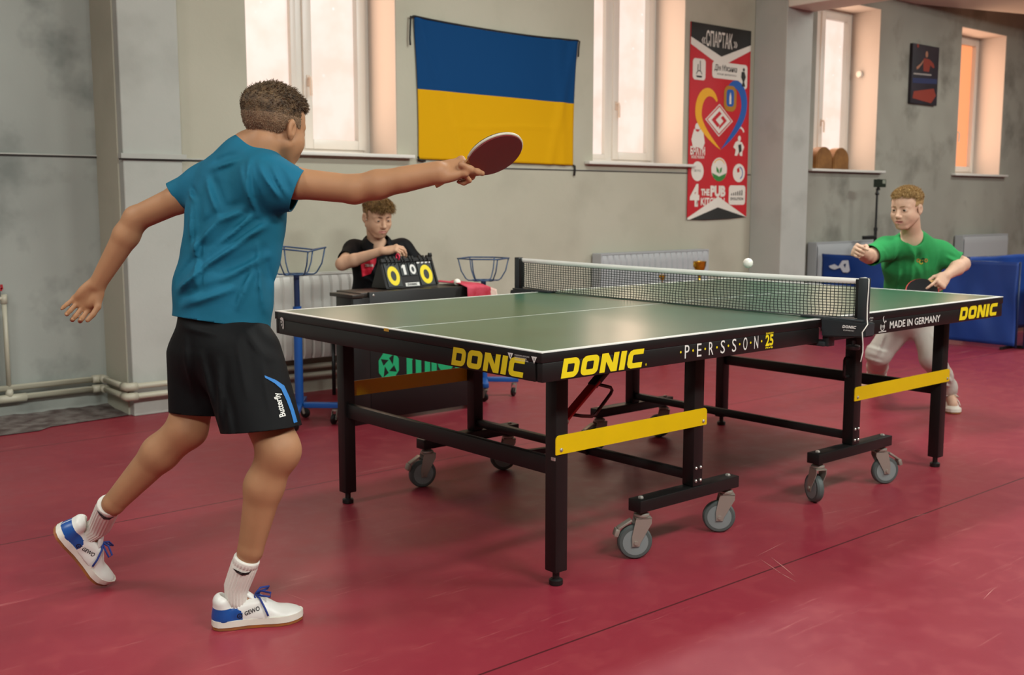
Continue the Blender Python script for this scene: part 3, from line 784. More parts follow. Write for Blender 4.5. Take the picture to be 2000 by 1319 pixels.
# ------------------------------------------------------------------ ball carts
M_blue = mat('blue_powder_coat', '#134c92', .35)
M_blued = mat('dark_blue_tube', '#14284a', .35)
M_wire = mat('blue_wire', '#1c3f63', .35)
def ball_cart(base, zbask, label, rz, wob):
    R0 = empty('ball_cart', (base[0], base[1], 0), label, 'ball cart', 'blue wheeled ball catching stands')
    x, y = base
    MB().tube([(x, y, .10), (x, y, .63)], .0225, 16).done('pole', M_blue, R0, 40)
    MB().tube([(x, y, .631), (x, y, zbask)], .0155, 14).done('pole', M_blued, R0, 40)
    for k in range(4):
        a = rz+k*math.pi/2; u = Vector((math.cos(a), math.sin(a), 0))
        e = Vector((x, y, .10))+u*.21
        lg = MB().bar(Vector((x, y, .105))+u*.02, e, .036, .028, bevel=.003).done('base_leg', M_blue, R0, 40)
        c = e-u*.025; h = Vector((math.cos(a+1.1), math.sin(a+1.1), 0)); s = Vector((-h.y, h.x, 0)); axl = Vector((c.x, c.y, .027))-h*.012
        cs = MB().lathe([(.0, -.011), (.020, -.011), (.027, -.006), (.027, .006), (.020, .011), (0, .011)], axl, s, 20).done('caster_wheel', M_black, lg, 40)
        MB().bar(axl+s*.014, Vector((c.x, c.y, .072))+s*.014, .014, .002, up=s).bar(axl-s*.014, Vector((c.x, c.y, .072))-s*.014, .014, .002, up=s).lathe([(.016, 0), (.016, .01)], (c.x, c.y, .070), n=12).lathe([(.005, -.016), (.005, .016)], axl, s, 8).done('caster_fork', M_zinc, cs)
    bk = MB(); n = 6; r1, r0, h = .155, .070, .135
    c0 = Vector((x, y, zbask))
    ringt = [c0+Vector((r1*math.cos(a+rz), r1*math.sin(a+rz), h+wob*math.sin(3*a+1))) for a in [i*2*math.pi/n for i in range(n)]]
    rt = []
    for i in range(n):
        for t_ in (0, .25, .5, .75): rt.append(ringt[i].lerp(ringt[(i+1) % n], t_))
    bk.tube(rt, .0042, 8, closed=True)
    bk.tube([c0+Vector((r0*math.cos(a), r0*math.sin(a), .004)) for a in [i*2*math.pi/18 for i in range(18)]], .0035, 6, closed=True)
    for i in range(n):
        a = rz+i*2*math.pi/n; u = Vector((math.cos(a), math.sin(a), 0))
        bk.tube([c0+u*(r1-.004)+Vector((0, 0, h+wob*math.sin(3*(a-rz)+1))), c0+u*(r1*.86)+Vector((0, 0, h*.45)), c0+u*(r1*.68)+Vector((0, 0, .014)), c0+u*(r1*.58)+Vector((0, 0, .004)), c0+u*(r0*.55)+Vector((0, 0, .003))], .0038, 8)
    bk.tube([c0+Vector((-r0, 0, .002)), c0+Vector((r0, 0, .002))], .004, 6).tube([c0+Vector((0, -r0, .002)), c0+Vector((0, r0, .002))], .004, 6)
    bk.done('wire_basket', M_wire, R0, True)
    return R0
ball_cart((-.545, 2.06), .795, 'blue ball cart with wire basket beside the boy in the teal shirt', -.62, .010)
ball_cart((.725, 2.075), .703, 'blue ball cart with wire basket right of the umpire desk', -.62, .001)

# ------------------------------------------------------------------ heating
M_rad = mat('radiator_enamel', '#c9c7bf', .35)
M_radr = mat('radiator_enamel_cool', '#a9abac', .35)
M_grill = mat('radiator_slot', '#4a4a48', .6)
M_pipe = mat('cream_pipe', '#b5b09c', .4)
M_valve = mat('red_valve', '#a01822', .4)
M_clip = mat('steel_clip', '#8d8f8e', .3, metal=.8)
def radiator(x0, x1, z0, z1, y, label, m, ridges=True):
    R0 = empty('radiator', ((x0+x1)/2, y, z0), label, 'radiator', 'panel radiators under the windows')
    pn = MB()
    def fn(u, v):
        x = x0+.01+(x1-x0-.02)*u
        k = abs(math.sin(u*(x1-x0)/.0333*math.pi/2*1.0)) if ridges else 1
        e = 1 if .07 < v < .93 else 0
        return Vector((x, y-.045-(.013*(1 if k > .40 else 0) if e else .0), z0+.015+(z1-z0-.03)*v))
    nv_ = 14
    pn.grid(fn, int((x1-x0)/.0333*4), nv_)
    pn.box((x0+.01, y-.043, z0+.012), (x1-.01, y-.030, z1-.012)).box((x0+.01, y+.03, z0+.012), (x1-.01, y+.042, z1-.012))
    pn.done('panel', m, R0, 30)
    MB().box((x0, y-.050, z0+.01), (x0+.009, y+.045, z1), .002).done('side_cover', m, R0)
    MB().box((x1-.009, y-.050, z0+.01), (x1, y+.045, z1), .002).done('side_cover', m, R0)
    tg = MB().m(0)
    for k in (0, 1): tg.box((x0+.0095, y-.050+.088*k, z1-.01), (x1-.0095, y-.043+.088*k, z1))
    n = int((x1-x0)/.02)
    for i in range(n): tg.box((x0+.0095+i*.02, y-.0425, z1-.006), (x0+.0095+i*.02+.008, y+.0375, z1-.002))
    tg.done('top_grille', m, R0)
    br = MB()
    for xx in (x0+.12, x1-.12): br.bar((xx, y+.0425, (z0+z1)/2), (xx, 2.8985 if x0 > -1.1 else 3.208, (z0+z1)/2), .03, .12)
    br.done('bracket', m, R0)
    vl = MB().m(1).tube([(x1+.0, y, z0+.06), (x1+.04, y, z0+.06)], .012, 10).m(0).lathe([(.02, 0), (.02, .03), (.014, .05)], (x1+.045, y, z0+.045), n=12)
    return R0
radiator(-.44, .775, .215, .745, 2.835, 'white panel radiator behind the umpire, lower half over the pipes', M_rad)
radiator(2.44, 3.70, .235, .785, 2.835, 'white panel radiator behind the table net under the second window', M_radr)
radiator(5.24, 6.46, .24, .80, 2.835, 'white panel radiator left of the boy in green behind the blue barrier', M_radr, False)
radiator(7.98, 9.02, .24, .81, 2.835, 'white panel radiator right of the boy in green under the poster side window', M_radr, False)
radiator(-2.90, -1.745, .225, .62, 3.14, 'panel radiator cut by the left edge of the photo', M_rad)
def flat_pipes(z, yo, label, group):
    R0 = empty('heating_pipe', (-1.3, 3.1, z), label, 'pipe', group)
    yl, yp, ym = 3.21-yo, 2.84-yo, YW-yo
    xc = -1.132-yo
    MB().tube([(-6.9, yl, z-.01), (xc-.01, yl, z), (xc, yl-.01, z), (xc, yp+.01, z-.004), (xc+.01, yp, z-.004), (-.80+.02, yp, z-.004), (-.66, ym, z-.006), (2.36, ym, z-.03)], .0165, 12).done('pipe', M_pipe, R0, True)
    e1 = Vector((xc, yl, z)); e2 = Vector((xc, yp, z-.004)); X_ = Vector((1, 0, 0)); Y_ = Vector((0, 1, 0))
    MB().tube([e1-X_*.055, e1-X_*.02, e1, e1-Y_*.02, e1-Y_*.055], .0225, 14).done('elbow', M_pipe, R0, True)
    MB().tube([e2+Y_*.055, e2+Y_*.02, e2, e2+X_*.02, e2+X_*.055], .0225, 14).done('elbow', M_pipe, R0, True)
    MB().tube([(-.845, yp+.018*math.cos(a), z-.004+.018*math.sin(a)) for a in [k*math.pi/8 for k in range(16)]], .004, 6, closed=True).bar((-.845, yp, z-.022), (-.845, yp, z-.045), .008).tube([(-.845, yp, z-.004), (-.845, 2.842, z-.004)], .004, 6).done('pipe_clip', M_clip, R0)
    if z < .15:
        MB().tube([(-1.76, yl, z-.003), (-1.60, yl, z-.003)], .023, 14).lathe([(.02, 0), (.02, .05)], (-1.685, yl, z), n=12).done('tee_fitting', M_pipe, R0, True)
    return R0
flat_pipes(.180, .055, 'upper cream heating pipe along the left wall and pilaster', 'twin heating pipes')
flat_pipes(.125, .055, 'lower cream heating pipe along the left wall and pilaster', 'twin heating pipes')
RP = empty('radiator_riser', (-1.685, 3.155, .13), 'vertical cream pipe with red valve at the left edge', 'pipe')
MB().tube([(-1.685, 3.155, .172), (-1.685, 3.155, .66)], .0125, 12).tube([(-1.685, 3.155, .655), (-1.70, 3.155, .665), (-1.744, 3.155, .665)], .012, 12).lathe([(.017, 0), (.017, .05)], (-1.685, 3.155, .635), n=12).done('pipe', M_pipe, RP, True)
MB().lathe([(.012, 0), (.012, .03)], (-1.71, 3.155, .675), n=10).m(1).bar((-1.728, 3.155, .712), (-1.692, 3.155, .712), .012, .018).bar((-1.728, 3.155, .712), (-1.724, 3.155, .735), .012).bar((-1.692, 3.155, .712), (-1.694, 3.155, .738), .012).done('valve', [M_clip, M_valve], RP)

# ------------------------------------------------------------------ on the wall
M_fblue = mat('flag_blue', '#073b69', .8, spec=.15, bump=.25, bscale=500, bdist=.0006)
M_fyel = mat('flag_yellow', '#cb9802', .8, spec=.15, bump=.25, bscale=500, bdist=.0006)
M_tie = mat('black_tie', '#1b1b1a', .7)
FL = empty('flag', (1.53, YW, 1.9), 'large flag with blue upper and yellow lower half', 'flag')
c00, c10, c01, c11 = Vector((.842, 0, 1.452)), Vector((2.243, 0, 1.440)), Vector((.812, 0, 2.352)), Vector((2.272, 0, 2.335))
def flagp(u, v):
    p = c00.lerp(c10, u).lerp(c01.lerp(c11, u), v)
    p = Vector((p.x, 0, p.z))
    p.z += -.018*math.sin(math.pi*u)*v**6 + .012*math.sin(math.pi*u)*(1-v)**6*0
    p.x += (.022*math.sin(math.pi*v))*(1-2*u)*.5
    d1 = (u-.02)*1.4-(1-v)*.30; f = .016*math.exp(-(d1/.035)**2)*v + .012*math.exp(-(((u-.10)*1.4-(1-v)*.22)/.04)**2)*(1-v)
    f += .012*math.exp(-(((1-u)*1.4-.10-(v)*.08)/.05)**2)+.010*math.exp(-(((1-u)*1.4-.22*(1-v)-.02)/.04)**2)
    f += .003*math.exp(-((v-.27+.02*math.sin(u*6))/.012)**2)*(.2 < u < .9)
    f += .004*math.sin(u*11+v*3)*.6
    p.y = YW-.012-f-.008*math.sin(math.pi*u)
    return p
fm = MB().grid(flagp, 90, 60)
for f in fm.bm.faces:
    u_ = f.calc_center_median()
    t_ = (u_.x-.84)/1.4
    if u_.z < 1.905-.012*t_: f.material_index = 1
fc = fm.done('cloth', [M_fblue, M_fyel], FL, True, recalc=False)
fc.modifiers.new('thick', 'SOLIDIFY').thickness = .002
MB().tube([flagp(.0, 1)+Vector((-.012, 0, .004))]+[flagp(i/20, 1)+Vector((0, -.002, .006)) for i in range(21)], .006, 6).done('top_cord', M_tie, FL, True)
for (u, v), e in (((0, 1), [(-.03, .0), (-.034, -.06), (-.038, -.14), (-.036, -.18)]), ((1, 1), [(.012, .003), (.004, -.05), (.0, -.11)]), ((1, 0), [(.012, -.004), (.015, -.03), (.008, -.075)]), ((0, 0), [(-.006, .012), (-.004, -.006), (.05, -.012)])):
    p = flagp(u, v)
    MB().tube([p]+[p+Vector((a, -.004, b_)) for a, b_ in e], .006 if v else .008, 6).done('tie', M_tie, FL, True)

# red sponsor banner
M_bred = mat('banner_red', '#c01220', .55, noise=.15, nscale=2)
M_bgrey = mat('banner_black', '#22221f', .6)
M_bwhite = mat('banner_white', '#d9d2c6', .6)
M_byel = mat('banner_yellow', '#e3a313', .6)
M_bblu = mat('banner_blue', '#1d55a0', .6)
M_bgrn = mat('banner_green', '#2f7a34', .6)
M_bbrn = mat('banner_gold', '#a8741c', .6)
BN = empty('sponsor_banner', (3.93, YW, 1.8), 'tall red banner with a yellow and blue heart and sponsor marks', 'banner')
bx0, bz0, bw, bh = 3.535, .982, .780, 1.628
MB().box((bx0, YW-.016, bz0+.06), (bx0+bw, YW-.010, bz0+bh)).done('cloth', M_bred, BN)
Q = frame((bx0, YW-.0162, bz0), (1, 0, 0), (0, 0, 1))
def bshape(name, loops, m, d=.0008, lab=None):
    o = join_meshes(name, [shape_mesh(loops, Q, d)], m, BN)
    if lab: o['label'] = lab
    return o
bshape('top_chevron', [[(0, bh), (0, bh-.118), (bw*.5, bh-.245), (bw, bh-.118), (bw, bh)]], M_bgrey)
bshape('top_chevron', [[(0, bh-.118), (0, bh-.175), (bw*.5, bh-.325), (bw, bh-.165), (bw, bh-.118), (bw*.5, bh-.245)]], M_bwhite)
tail = MB()
for i, (pts, mi) in enumerate((([(0, .06), (bw, .06), (bw*.5, .225)], 1), ([(.10, .06), (bw-.10, .06), (bw*.5, .145)], 0))):
    pass
bshape('bottom_chevron', [[(0, .06), (bw*.5, .235), (bw, .06), (bw+.02, .055), (bw*.5, .145), (.03, .045), (.0, .045)]], M_bwhite, .001)
bshape('bottom_chevron', [[(.03, .0455), (bw*.5, .1445), (bw+.0, .061), (bw*.7, .047), (bw*.3, .040)]], M_bgrey, .0006)
tx = [(.5, '«СПАРТАК»', .0)]
join_meshes('lettering', [text_mesh('СПАРТАК', .115, Q @ Matrix.Translation((bw*.46, bh-.172, 0)), width=.34, align='CENTER', depth=.0018, bold=.015), text_mesh('«', .08, Q @ Matrix.Translation((bw*.17, bh-.160, 0)), width=.05, depth=.0018), text_mesh('»', .08, Q @ Matrix.Translation((bw*.70, bh-.160, 0)), width=.05, depth=.0018)], M_bwhite, BN)
def heart(sgn):
    out = []; inn = []
    for k in range(25):
        t = k/24
        # centre line from the inner lobe over the top down to the tip
        a = math.pi*(.16+.98*t) if t < .62 else None
        if t < .6:
            a = math.radians(35+ (185-35)*(t/.6)); cx, cz, r = -.17, .925, .140
            p = (cx+r*math.cos(a)*.92, cz+r*math.sin(a)*1.15)
        else:
            s = (t-.6)/.4; p0 = (-.17+.140*math.cos(math.radians(185))*.92, 0.925+.140*math.sin(math.radians(185))*1.15); p1 = (-.30, .80); p2 = (.0, .62)
            p = ((1-s)**2*p0[0]+2*s*(1-s)*p1[0]+s*s*p2[0], (1-s)**2*p0[1]+2*s*(1-s)*p1[1]+s*s*p2[1])
        w = .042*math.sin(math.pi*min(1, .04+t*.96))**.7
        out.append((p, w))
    L_, R_ = [], []
    for i, (p, w) in enumerate(out):
        q0 = out[max(i-1, 0)][0]; q1 = out[min(i+1, 24)][0]
        d = (q1[0]-q0[0], q1[1]-q0[1]); n = math.hypot(*d); nx, ny = -d[1]/n, d[0]/n
        L_.append((p[0]+nx*w, p[1]+ny*w)); R_.append((p[0]-nx*w, p[1]-ny*w))
    return [(bw*.5+.02+sgn*x, y) for x, y in L_], [(bw*.5+.02+sgn*x, y) for x, y in R_]
def heart_strip(sgn, dz, m, lab):
    L_, R_ = heart(sgn); mb = MB()
    q = Q @ Matrix.Translation((0, 0, .0014))
    va = [mb.bm.verts.new(q @ Vector((x, y+dz*min(1, (y-.60)/.3), 0))) for x, y in L_]; vb = [mb.bm.verts.new(q @ Vector((x, y+dz*min(1, (y-.60)/.3), 0))) for x, y in R_]
    for i in range(len(va)-1): mb.bm.faces.new((va[i], va[i+1], vb[i+1], vb[i]))
    mb.done('heart_half', m, BN)['label'] = lab
heart_strip(1, 0., M_byel, 'yellow left half of the heart')
heart_strip(-1, .085, M_bblu, 'blue right half of the heart')
dm = lambda s_, t_: [(bw*.485+s_*x, .865+t_*y) for x, y in ((0, 1), (1, 0), (0, -1), (-1, 0))]
bshape('diamond', [dm(.180, .135)], M_bwhite, .0020)
bshape('diamond', [dm(.165, .123), dm(.150, .110)], M_bred, .0026)
bshape('diamond', [[(bw*.485+x, .865+y) for x, y in ((-.10, .0), (0, .075), (.03, .055), (-.045, .0), (.01, -.04), (-.02, -.06))], [(bw*.485+x, .865+y) for x, y in ((.10, 0), (0, -.075), (-.0, -.05), (.055, -.005), (.02, .022), (.05, .038))]], M_bred, .0026)
bshape('city_crest', [rrect(.435, .945, .60, 1.155, .06)], M_bbrn, .0018)
bshape('city_crest', [rrect(.468, .985, .567, 1.125, .03)], M_bblu, .0024)
bshape('city_crest', [[(.505, 1.005), (.53, 1.005), (.53, 1.065), (.5175, 1.105), (.505, 1.065)]], M_bwhite, .0030)
bshape('sponsor_patch', [rrect(.03, 1.175, .19, 1.345, .03)], M_bwhite, .0012)
bshape('sponsor_patch', [arcband(.11, 1.215, .03, .038, .2, 3.0), [(.07, 1.21), (.15, 1.21), (.14, 1.195), (.08, 1.195)], [(.118, 1.25), (.128, 1.25), (.126, 1.33), (.116, 1.33)], [(.085, 1.25), (.095, 1.25), (.10, 1.30), (.09, 1.30)]], M_bgrey, .0018)
bshape('sponsor_patch', [rrect(.275, 1.205, .74, 1.340, .03)], M_bwhite, .0012)
bshape('sponsor_patch', [rrect(.625, 1.14, .74, 1.25, .03)], M_bwhite, .00125)
join_meshes('lettering', [text_mesh("Дім М'ясника", .045, Q @ Matrix.Translation((.30, 1.27, 0)), width=.30, depth=.002, shear=.2, bold=.02), text_mesh('м\'ясні делікатеси', .016, Q @ Matrix.Translation((.34, 1.235, 0)), width=.25, depth=.002)], M_bgrey, BN)
bshape('sponsor_patch', [circ(.69, 1.30, .014), [(.66, 1.28), (.70, 1.285), (.72, 1.24), (.70, 1.20), (.715, 1.16), (.665, 1.16), (.68, 1.20), (.655, 1.235)]], M_bgrey, .0022)
# two figures over a name, left; a wrestler emblem, right
bshape('sponsor_patch', [circ(.105, .795, .032, .036), [(.06, 0.780), (.15, 0.780), (.18, 0.755), (.20, 0.675), (.17, 0.615), (.12, 0.635), (.05, 0.635), (.03, 0.695)]], M_bwhite, .0012)
join_meshes('lettering', [text_mesh('БРАТИ', .060, Q @ Matrix.Translation((.02, .575, 0)), width=.185, depth=.0014, bold=.04), text_mesh('КОСТЮКИ', .02, Q @ Matrix.Translation((.035, .545, 0)), width=.16, depth=.0014, bold=.03)], M_bwhite, BN)
bshape('sponsor_patch', [arcband(.655, .755, .055, .072, .4, 2.75), circ(.655, .725, .020, .024), [(.60, .69), (.63, .705), (.69, .695), (.725, .655), (.70, .615), (.70, .58), (.67, .58), (.655, .615), (.63, .58), (.595, .58), (.61, .63), (.575, .65)]], M_bwhite, .0012)
bshape('sponsor_patch', [[(.64, 0.670), (.68, 0.680), (.69, 0.620), (.655, 0.600)]], M_bgrey, .0020)
for cx, cy, rx, ry in ((.115, .440, .078, .080), (.395, .460, .103, .098), (.660, .435, .082, .078)):
    bshape('sponsor_patch', [circ(cx, cy, rx, ry)], M_bwhite, .0012)
join_meshes('lettering', [text_mesh('АГРО', .018, Q @ Matrix.Translation((.075, .435, 0)), width=.08, depth=.002)], M_bgrey, BN)
bshape('sponsor_patch', [[(.300, 0.431), (.395, 0.401), (.490, 0.431), (.47, 0.391), (.43, 0.366), (.395, 0.361), (.36, 0.366), (.32, 0.391)]], M_bgrn, .0020)
bshape('sponsor_patch', [[(.36, 0.441), (.355, 0.486), (.39, 0.456), (.395, 0.426)], [(.40, 0.426), (.405, 0.466), (.43, 0.481), (.425, 0.441)]], M_bgrn, .0020)
bshape('sponsor_patch', [arcband(.395, .460, .080, .088, .6, 2.5)], M_byel, .0020)
bshape('sponsor_patch', [arcband(.660, .435, .045, .055, -1.2, 1.4)], M_bblu, .0020)
bshape('sponsor_patch', [[(.63, 0.466), (.66, 0.486), (.67, 0.446), (.64, 0.436)]], M_bred, .0020)
join_meshes('lettering', [text_mesh('4', .165, Q @ Matrix.Translation((.025, .162, 0)), width=.12, depth=.0014, bold=.05), text_mesh('THE', .05, Q @ Matrix.Translation((.165, .245, 0)), width=.11, depth=.0014, bold=.05), text_mesh('PUB', .080, Q @ Matrix.Translation((.285, .240, 0)), width=.20, depth=.0014, bold=.06), text_mesh('KITCHEN', .060, Q @ Matrix.Translation((.165, .163, 0)), width=.31, depth=.0014, bold=.03)], M_bwhite, BN)
bshape('sponsor_patch', [rrect(.53, .165, .755, .330, .03)], M_bwhite, .0012)
join_meshes('lettering', [text_mesh('EVOLUTION', .022, Q @ Matrix.Translation((.555, .205, 0)), width=.175, depth=.002, bold=.03)], M_bgrey, BN)
bshape('sponsor_patch', [[(.56+.028*k, .245), (.575+.028*k, .245), (.573+.028*k, .262+.006*k), (.562+.028*k, .262+.006*k)] for k in range(6)], M_bgrey, .002)

# framed canvas of a player between the far windows (plain stand-in picture)
PC = empty('canvas_picture', (7.20, YW, 2.46), 'dark canvas picture of a player on the wall between the far windows', 'picture')
M_canvas = mat('canvas_dark', '#1d1a1e', .6, color2='#2d2530', nscale=4)
MB().box((6.91, YW-.035, 2.16), (7.43, YW-.001, 2.75), .003).done('canvas', M_canvas, PC, 40)
Qc = frame((6.91, YW-.0355, 2.16), (1, 0, 0), (0, 0, 1))
M_c1 = mat('picture_red', '#8a3426', .6); M_c2 = mat('picture_skin', '#a9735a', .6); M_c3 = mat('picture_blue', '#2b3358', .6); M_c4 = mat('picture_pale', '#9c948e', .6)
pm = [shape_mesh([circ(.27, .50, .024, .032)], Qc, .001), shape_mesh([[(.08, .36), (.16, .40), (.22, .45), (.20, .41), (.13, .355), (.09, .335)]], Qc, .001), shape_mesh([[(.22, .46), (.33, .455), (.41, .42), (.44, .38), (.40, .375), (.35, .40), (.33, .33), (.22, .33), (.21, .40)]], Qc, .0006),
      shape_mesh([[(.03, .285), (.38, .295), (.38, .31), (.03, .30)]], Qc, .001), shape_mesh([[(.02, .20), (.50, .22), (.50, .27), (.02, .25)]], Qc, .0006), shape_mesh([[(.03, .05), (.40, .02), (.49, .10), (.44, .17), (.05, .12)]], Qc, .0006), shape_mesh([circ(.09, .57, .02)], Qc, .001)]
for ms_, m_ in zip(pm, (M_c2, M_c2, M_c1, M_c4, M_c3, M_c1, M_c1)): join_meshes('print', [ms_], m_, PC)

# arched wooden holders on the third sill, the latch knob beside that window
M_wood = mat('brown_wood', '#8d6030', .5, color2='#724a22', nscale=12)
M_wood2 = mat('pale_wood', '#a5763f', .5)
for i, (x, lab) in enumerate(((5.52, 'left arched wooden box on the third window sill'), (5.80, 'right arched wooden box on the third window sill'))):
    R0 = empty('wooden_box', (x, 2.97, SILLZ), lab, 'wooden box', 'arched wooden boxes')
    arch = [(-.13, 0), (.13, 0), (.13, .10)]+[(.13*math.cos(a), .09+.115*math.sin(a)) for a in [k*math.pi/14 for k in range(1, 14)]]+[(-.13, .10)]
    MB().prism(arch, frame((x, 2.925, SILLZ+.002), (1, 0, 0), (0, 0, 1)) @ Matrix.Translation((0, 0, -.08)), .08).done('body', M_wood, R0, 35)
    MB().prism([(px_*.86, .012+py_*.86) for px_, py_ in arch], frame((x, 2.9246, SILLZ+.002), (1, 0, 0), (0, 0, 1)), .004).done('door_panel', M_wood, R0, 35)
MB_ = MB().box((5.31, 3.02, SILLZ+.001), (5.92, 3.045, SILLZ+.17), .003)
tag(MB_.done('wooden_board', M_wood2), 'pale wooden board standing behind the arched boxes', 'board')
kn = MB().lathe([(.03, 0), (.034, .01), (.030, .03), (.0, .036)], (6.352, 3.10, 2.42), (-1, 0, 0), 18)
tag(kn.done('wall_socket', M_pvc, None, 40), 'small round white fitting in the third window recess', 'fitting')

# ------------------------------------------------------------------ blue barriers, tripod, trophies
M_bar = mat('barrier_fabric', '#0f3f8e', .55, color2='#0c357a', nscale=2.5, bump=.2, bscale=30, bdist=.004)
M_bframe = mat('barrier_frame', '#1c2e52', .4)
M_bprint = mat('barrier_print', '#cfd4dc', .6)
def barrier(p, q_, h, label, folds=1., seed=0, logo=None, n=40):
    R0 = empty('barrier', ((p[0]+q_[0])/2, (p[1]+q_[1])/2, 0), label, 'barrier', 'blue court barriers')
    P = Vector((p[0], p[1], 0)); D = Vector((q_[0]-p[0], q_[1]-p[1], 0)); nr = Vector((D.y, -D.x, 0)).normalized()
    if nr.dot(Vector((_cx, _cy, 0))-P) < 0: nr = -nr
    r = random.Random(seed); ph = [r.random()*6 for _ in range(4)]
    def cl(u, v):
        w = .010*math.sin(u*9+ph[0]+v*3.5)+.010*math.sin(u*17+ph[1]-v*5)*(1.2-v)+.007*math.sin(u*33+ph[2]+v*3)+.005*math.sin(u*57+ph[3]-v*7)*(1-v)
        return P+D*u+nr*(.014+folds*w*(.15+(1-abs(2*v-1))**.6)+folds*.008)+Vector((0, 0, .03+(h-.03)*v-.010*math.sin(math.pi*u*2)**2*(v > .98)))
    c = MB().grid(cl, n*2, 20).done('fabric', M_bar, R0, True, recalc=False)
    c.modifiers.new('thick', 'SOLIDIFY').thickness = .002
    MB().tube([P+Vector((0, 0, h-.012)), P+D+Vector((0, 0, h-.012))], .009, 8).tube([P+Vector((0, 0, .012)), P+Vector((0, 0, h))], .009, 8).tube([P+D+Vector((0, 0, .012)), P+D+Vector((0, 0, h))], .009, 8).tube([P+Vector((0, 0, .045)), P+D+Vector((0, 0, .045))], .009, 8).done('frame', M_bframe, R0, True)
    for e in (.04, .96):
        o = P+D*e
        MB().bar(o+nr*.10+Vector((0, 0, .012)), o-nr*.10+Vector((0, 0, .012)), .022, .024, bevel=.003).done('foot', M_black, R0)
    if logo:
        for kind, u, v, s in logo:
            o = cl(u, v)+nr*.022; Dn = D.normalized()*(-1 if Vector((0, 0, 1)).dot(D.cross(nr)) > 0 else 1)
            Mq = frame(o, Dn, (0, 0, 1))
            if Mq.col[2].to_3d().dot(nr) < 0: Mq = frame(o, -Dn, (0, 0, 1))
            if kind == 'bird': ms = [shape_mesh([[(-.10, .0), (-.04, .02), (0, .0), (.04, .055), (.10, .06), (.12, -.03), (.10, -.05), (.05, -.05), (.02, -.01), (-.04, -.03), (-.08, -.02)], [(.05, .02), (.08, .03), (.07, -.01)]], Mq)]
            else: ms = [text_mesh(t_, .042, Mq @ Matrix.Translation((0, -k*.07, 0)), width=w_, bold=.03) for k, (t_, w_) in enumerate(kind)]
            join_meshes('print', ms, M_bprint, R0)
    return R0
barrier((5.255, .925), (5.275, 2.735), .70, 'blue barrier behind the boy in green, from the column to its near corner', 1.3, 2, [('bird', .895, .84, 1.15)])
barrier((5.30, .880), (7.05, 1.08), .70, 'blue barrier cut by the right edge of the photo, with white letters', .8, 4, [([('ODESA', .30), ('tennis', .24)], .20, .62, 1)])
barrier((5.66, 1.56), (6.55, .62) if False else (7.15, 1.45), .705, 'blue barrier seen over the top of the nearer barrier row', .8, 6)
TP = empty('phone_tripod', (5.95, 2.62, 0), 'black tripod behind the blue barrier holding a phone', 'tripod')
tx_, ty_ = 5.95, 2.62
MB().tube([(tx_, ty_, .35), (tx_, ty_, .92)], .014, 12).tube([(tx_, ty_, .92), (tx_, ty_, 1.235)], .010, 12).lathe([(.018, 0), (.018, .03)], (tx_, ty_, .90), n=12).done('pole', M_black, TP, 40)
for k in range(3):
    a = .4+k*2*math.pi/3
    MB().tube([(tx_+.012*math.cos(a), ty_+.012*math.sin(a), .72), (tx_+.22*math.cos(a), ty_+.22*math.sin(a), .008)], .010, 8).done('leg', M_black, TP, True)
MB().lathe([(.016, 0), (.02, .012), (.012, .03), (.010, .06)], (tx_, ty_, 1.235), n=14).bar((tx_-.02, ty_-.008, 1.29), (tx_+.02, ty_-.008, 1.29), .02, .02).bar((tx_, ty_-.01, 1.29), (tx_, ty_-.01, 1.385), .022, .012).done('phone_clamp', M_black, TP, 40)
MB().bar((tx_, ty_, .84), (tx_-.13, ty_+.05, .835), .035, .035, bevel=.004).done('pan_handle', M_black, TP)
PH = empty('phone', (tx_, ty_-.024, 1.345), 'dark phone held sideways on top of the tripod', 'phone', rz=-.25)
Mp = wmat(PH)
t = bmesh.new(); bmesh.ops.create_cube(t, size=1)
for v in t.verts: v.co = Vector((v.co.x*.152, v.co.y*.010, v.co.z*.074))
bmesh.ops.bevel(t, geom=t.edges[:], offset=.003, segments=2, affect='EDGES')
MB().merge(t, Mp).done('case', mat('phone_green_black', '#20281f', .3), PH, 40)
t = bmesh.new(); bmesh.ops.create_cube(t, size=1)
for v in t.verts: v.co = Vector((.046+v.co.x*.036, -.006+v.co.y*.003, .014+v.co.z*.034))
MB().merge(t, Mp).done('camera_window', mat('phone_lens', '#8b9182', .15), PH)
# low table with two trophies behind the match table
LT = empty('low_table', (2.98, 2.44, 0), 'low wooden table with trophies hidden behind the match table', 'table')
MB().box((2.60, 2.28, .505), (3.38, 2.60, .53), .003).done('table_top', M_wood, LT)
for x in (2.63, 3.35):
    for y in (2.31, 2.57): MB().box((x-.02, y-.02, 0), (x+.02, y+.02, .504)).done('leg', M_wood, LT)
M_gold = mat('gold_plate', '#c79a2f', .22, metal=.9)
M_marble = mat('dark_marble', '#2c2620', .25)
def trophy(p, k, lab):
    R0 = empty('trophy', (p[0], p[1], .53), lab, 'trophy', 'gold trophy cups'); c = (p[0], p[1], .53)
    MB().lathe([(.032*k, 0), (.032*k, .03*k), (.026*k, .034*k)], c, n=4).done('plinth', M_marble, R0)
    MB().lathe([(.022*k, .0345*k), (.009*k, .05*k), (.012*k, .07*k), (.008*k, .09*k), (.018*k, .105*k), (.038*k, .125*k), (.046*k, .160*k), (.049*k, .182*k), (.045*k, .180*k), (.040*k, .150*k), (.02*k, .12*k), (0, .115*k)], c, n=28).done('cup', M_gold, R0, 50)
    for s in (-1, 1): MB().tube([(p[0]+s*.040*k, p[1], .53+.135*k), (p[0]+s*.066*k, p[1], .53+.145*k), (p[0]+s*.068*k, p[1], .53+.165*k), (p[0]+s*.048*k, p[1], .53+.174*k)], .004*k, 8).done('handle', M_gold, R0, True)
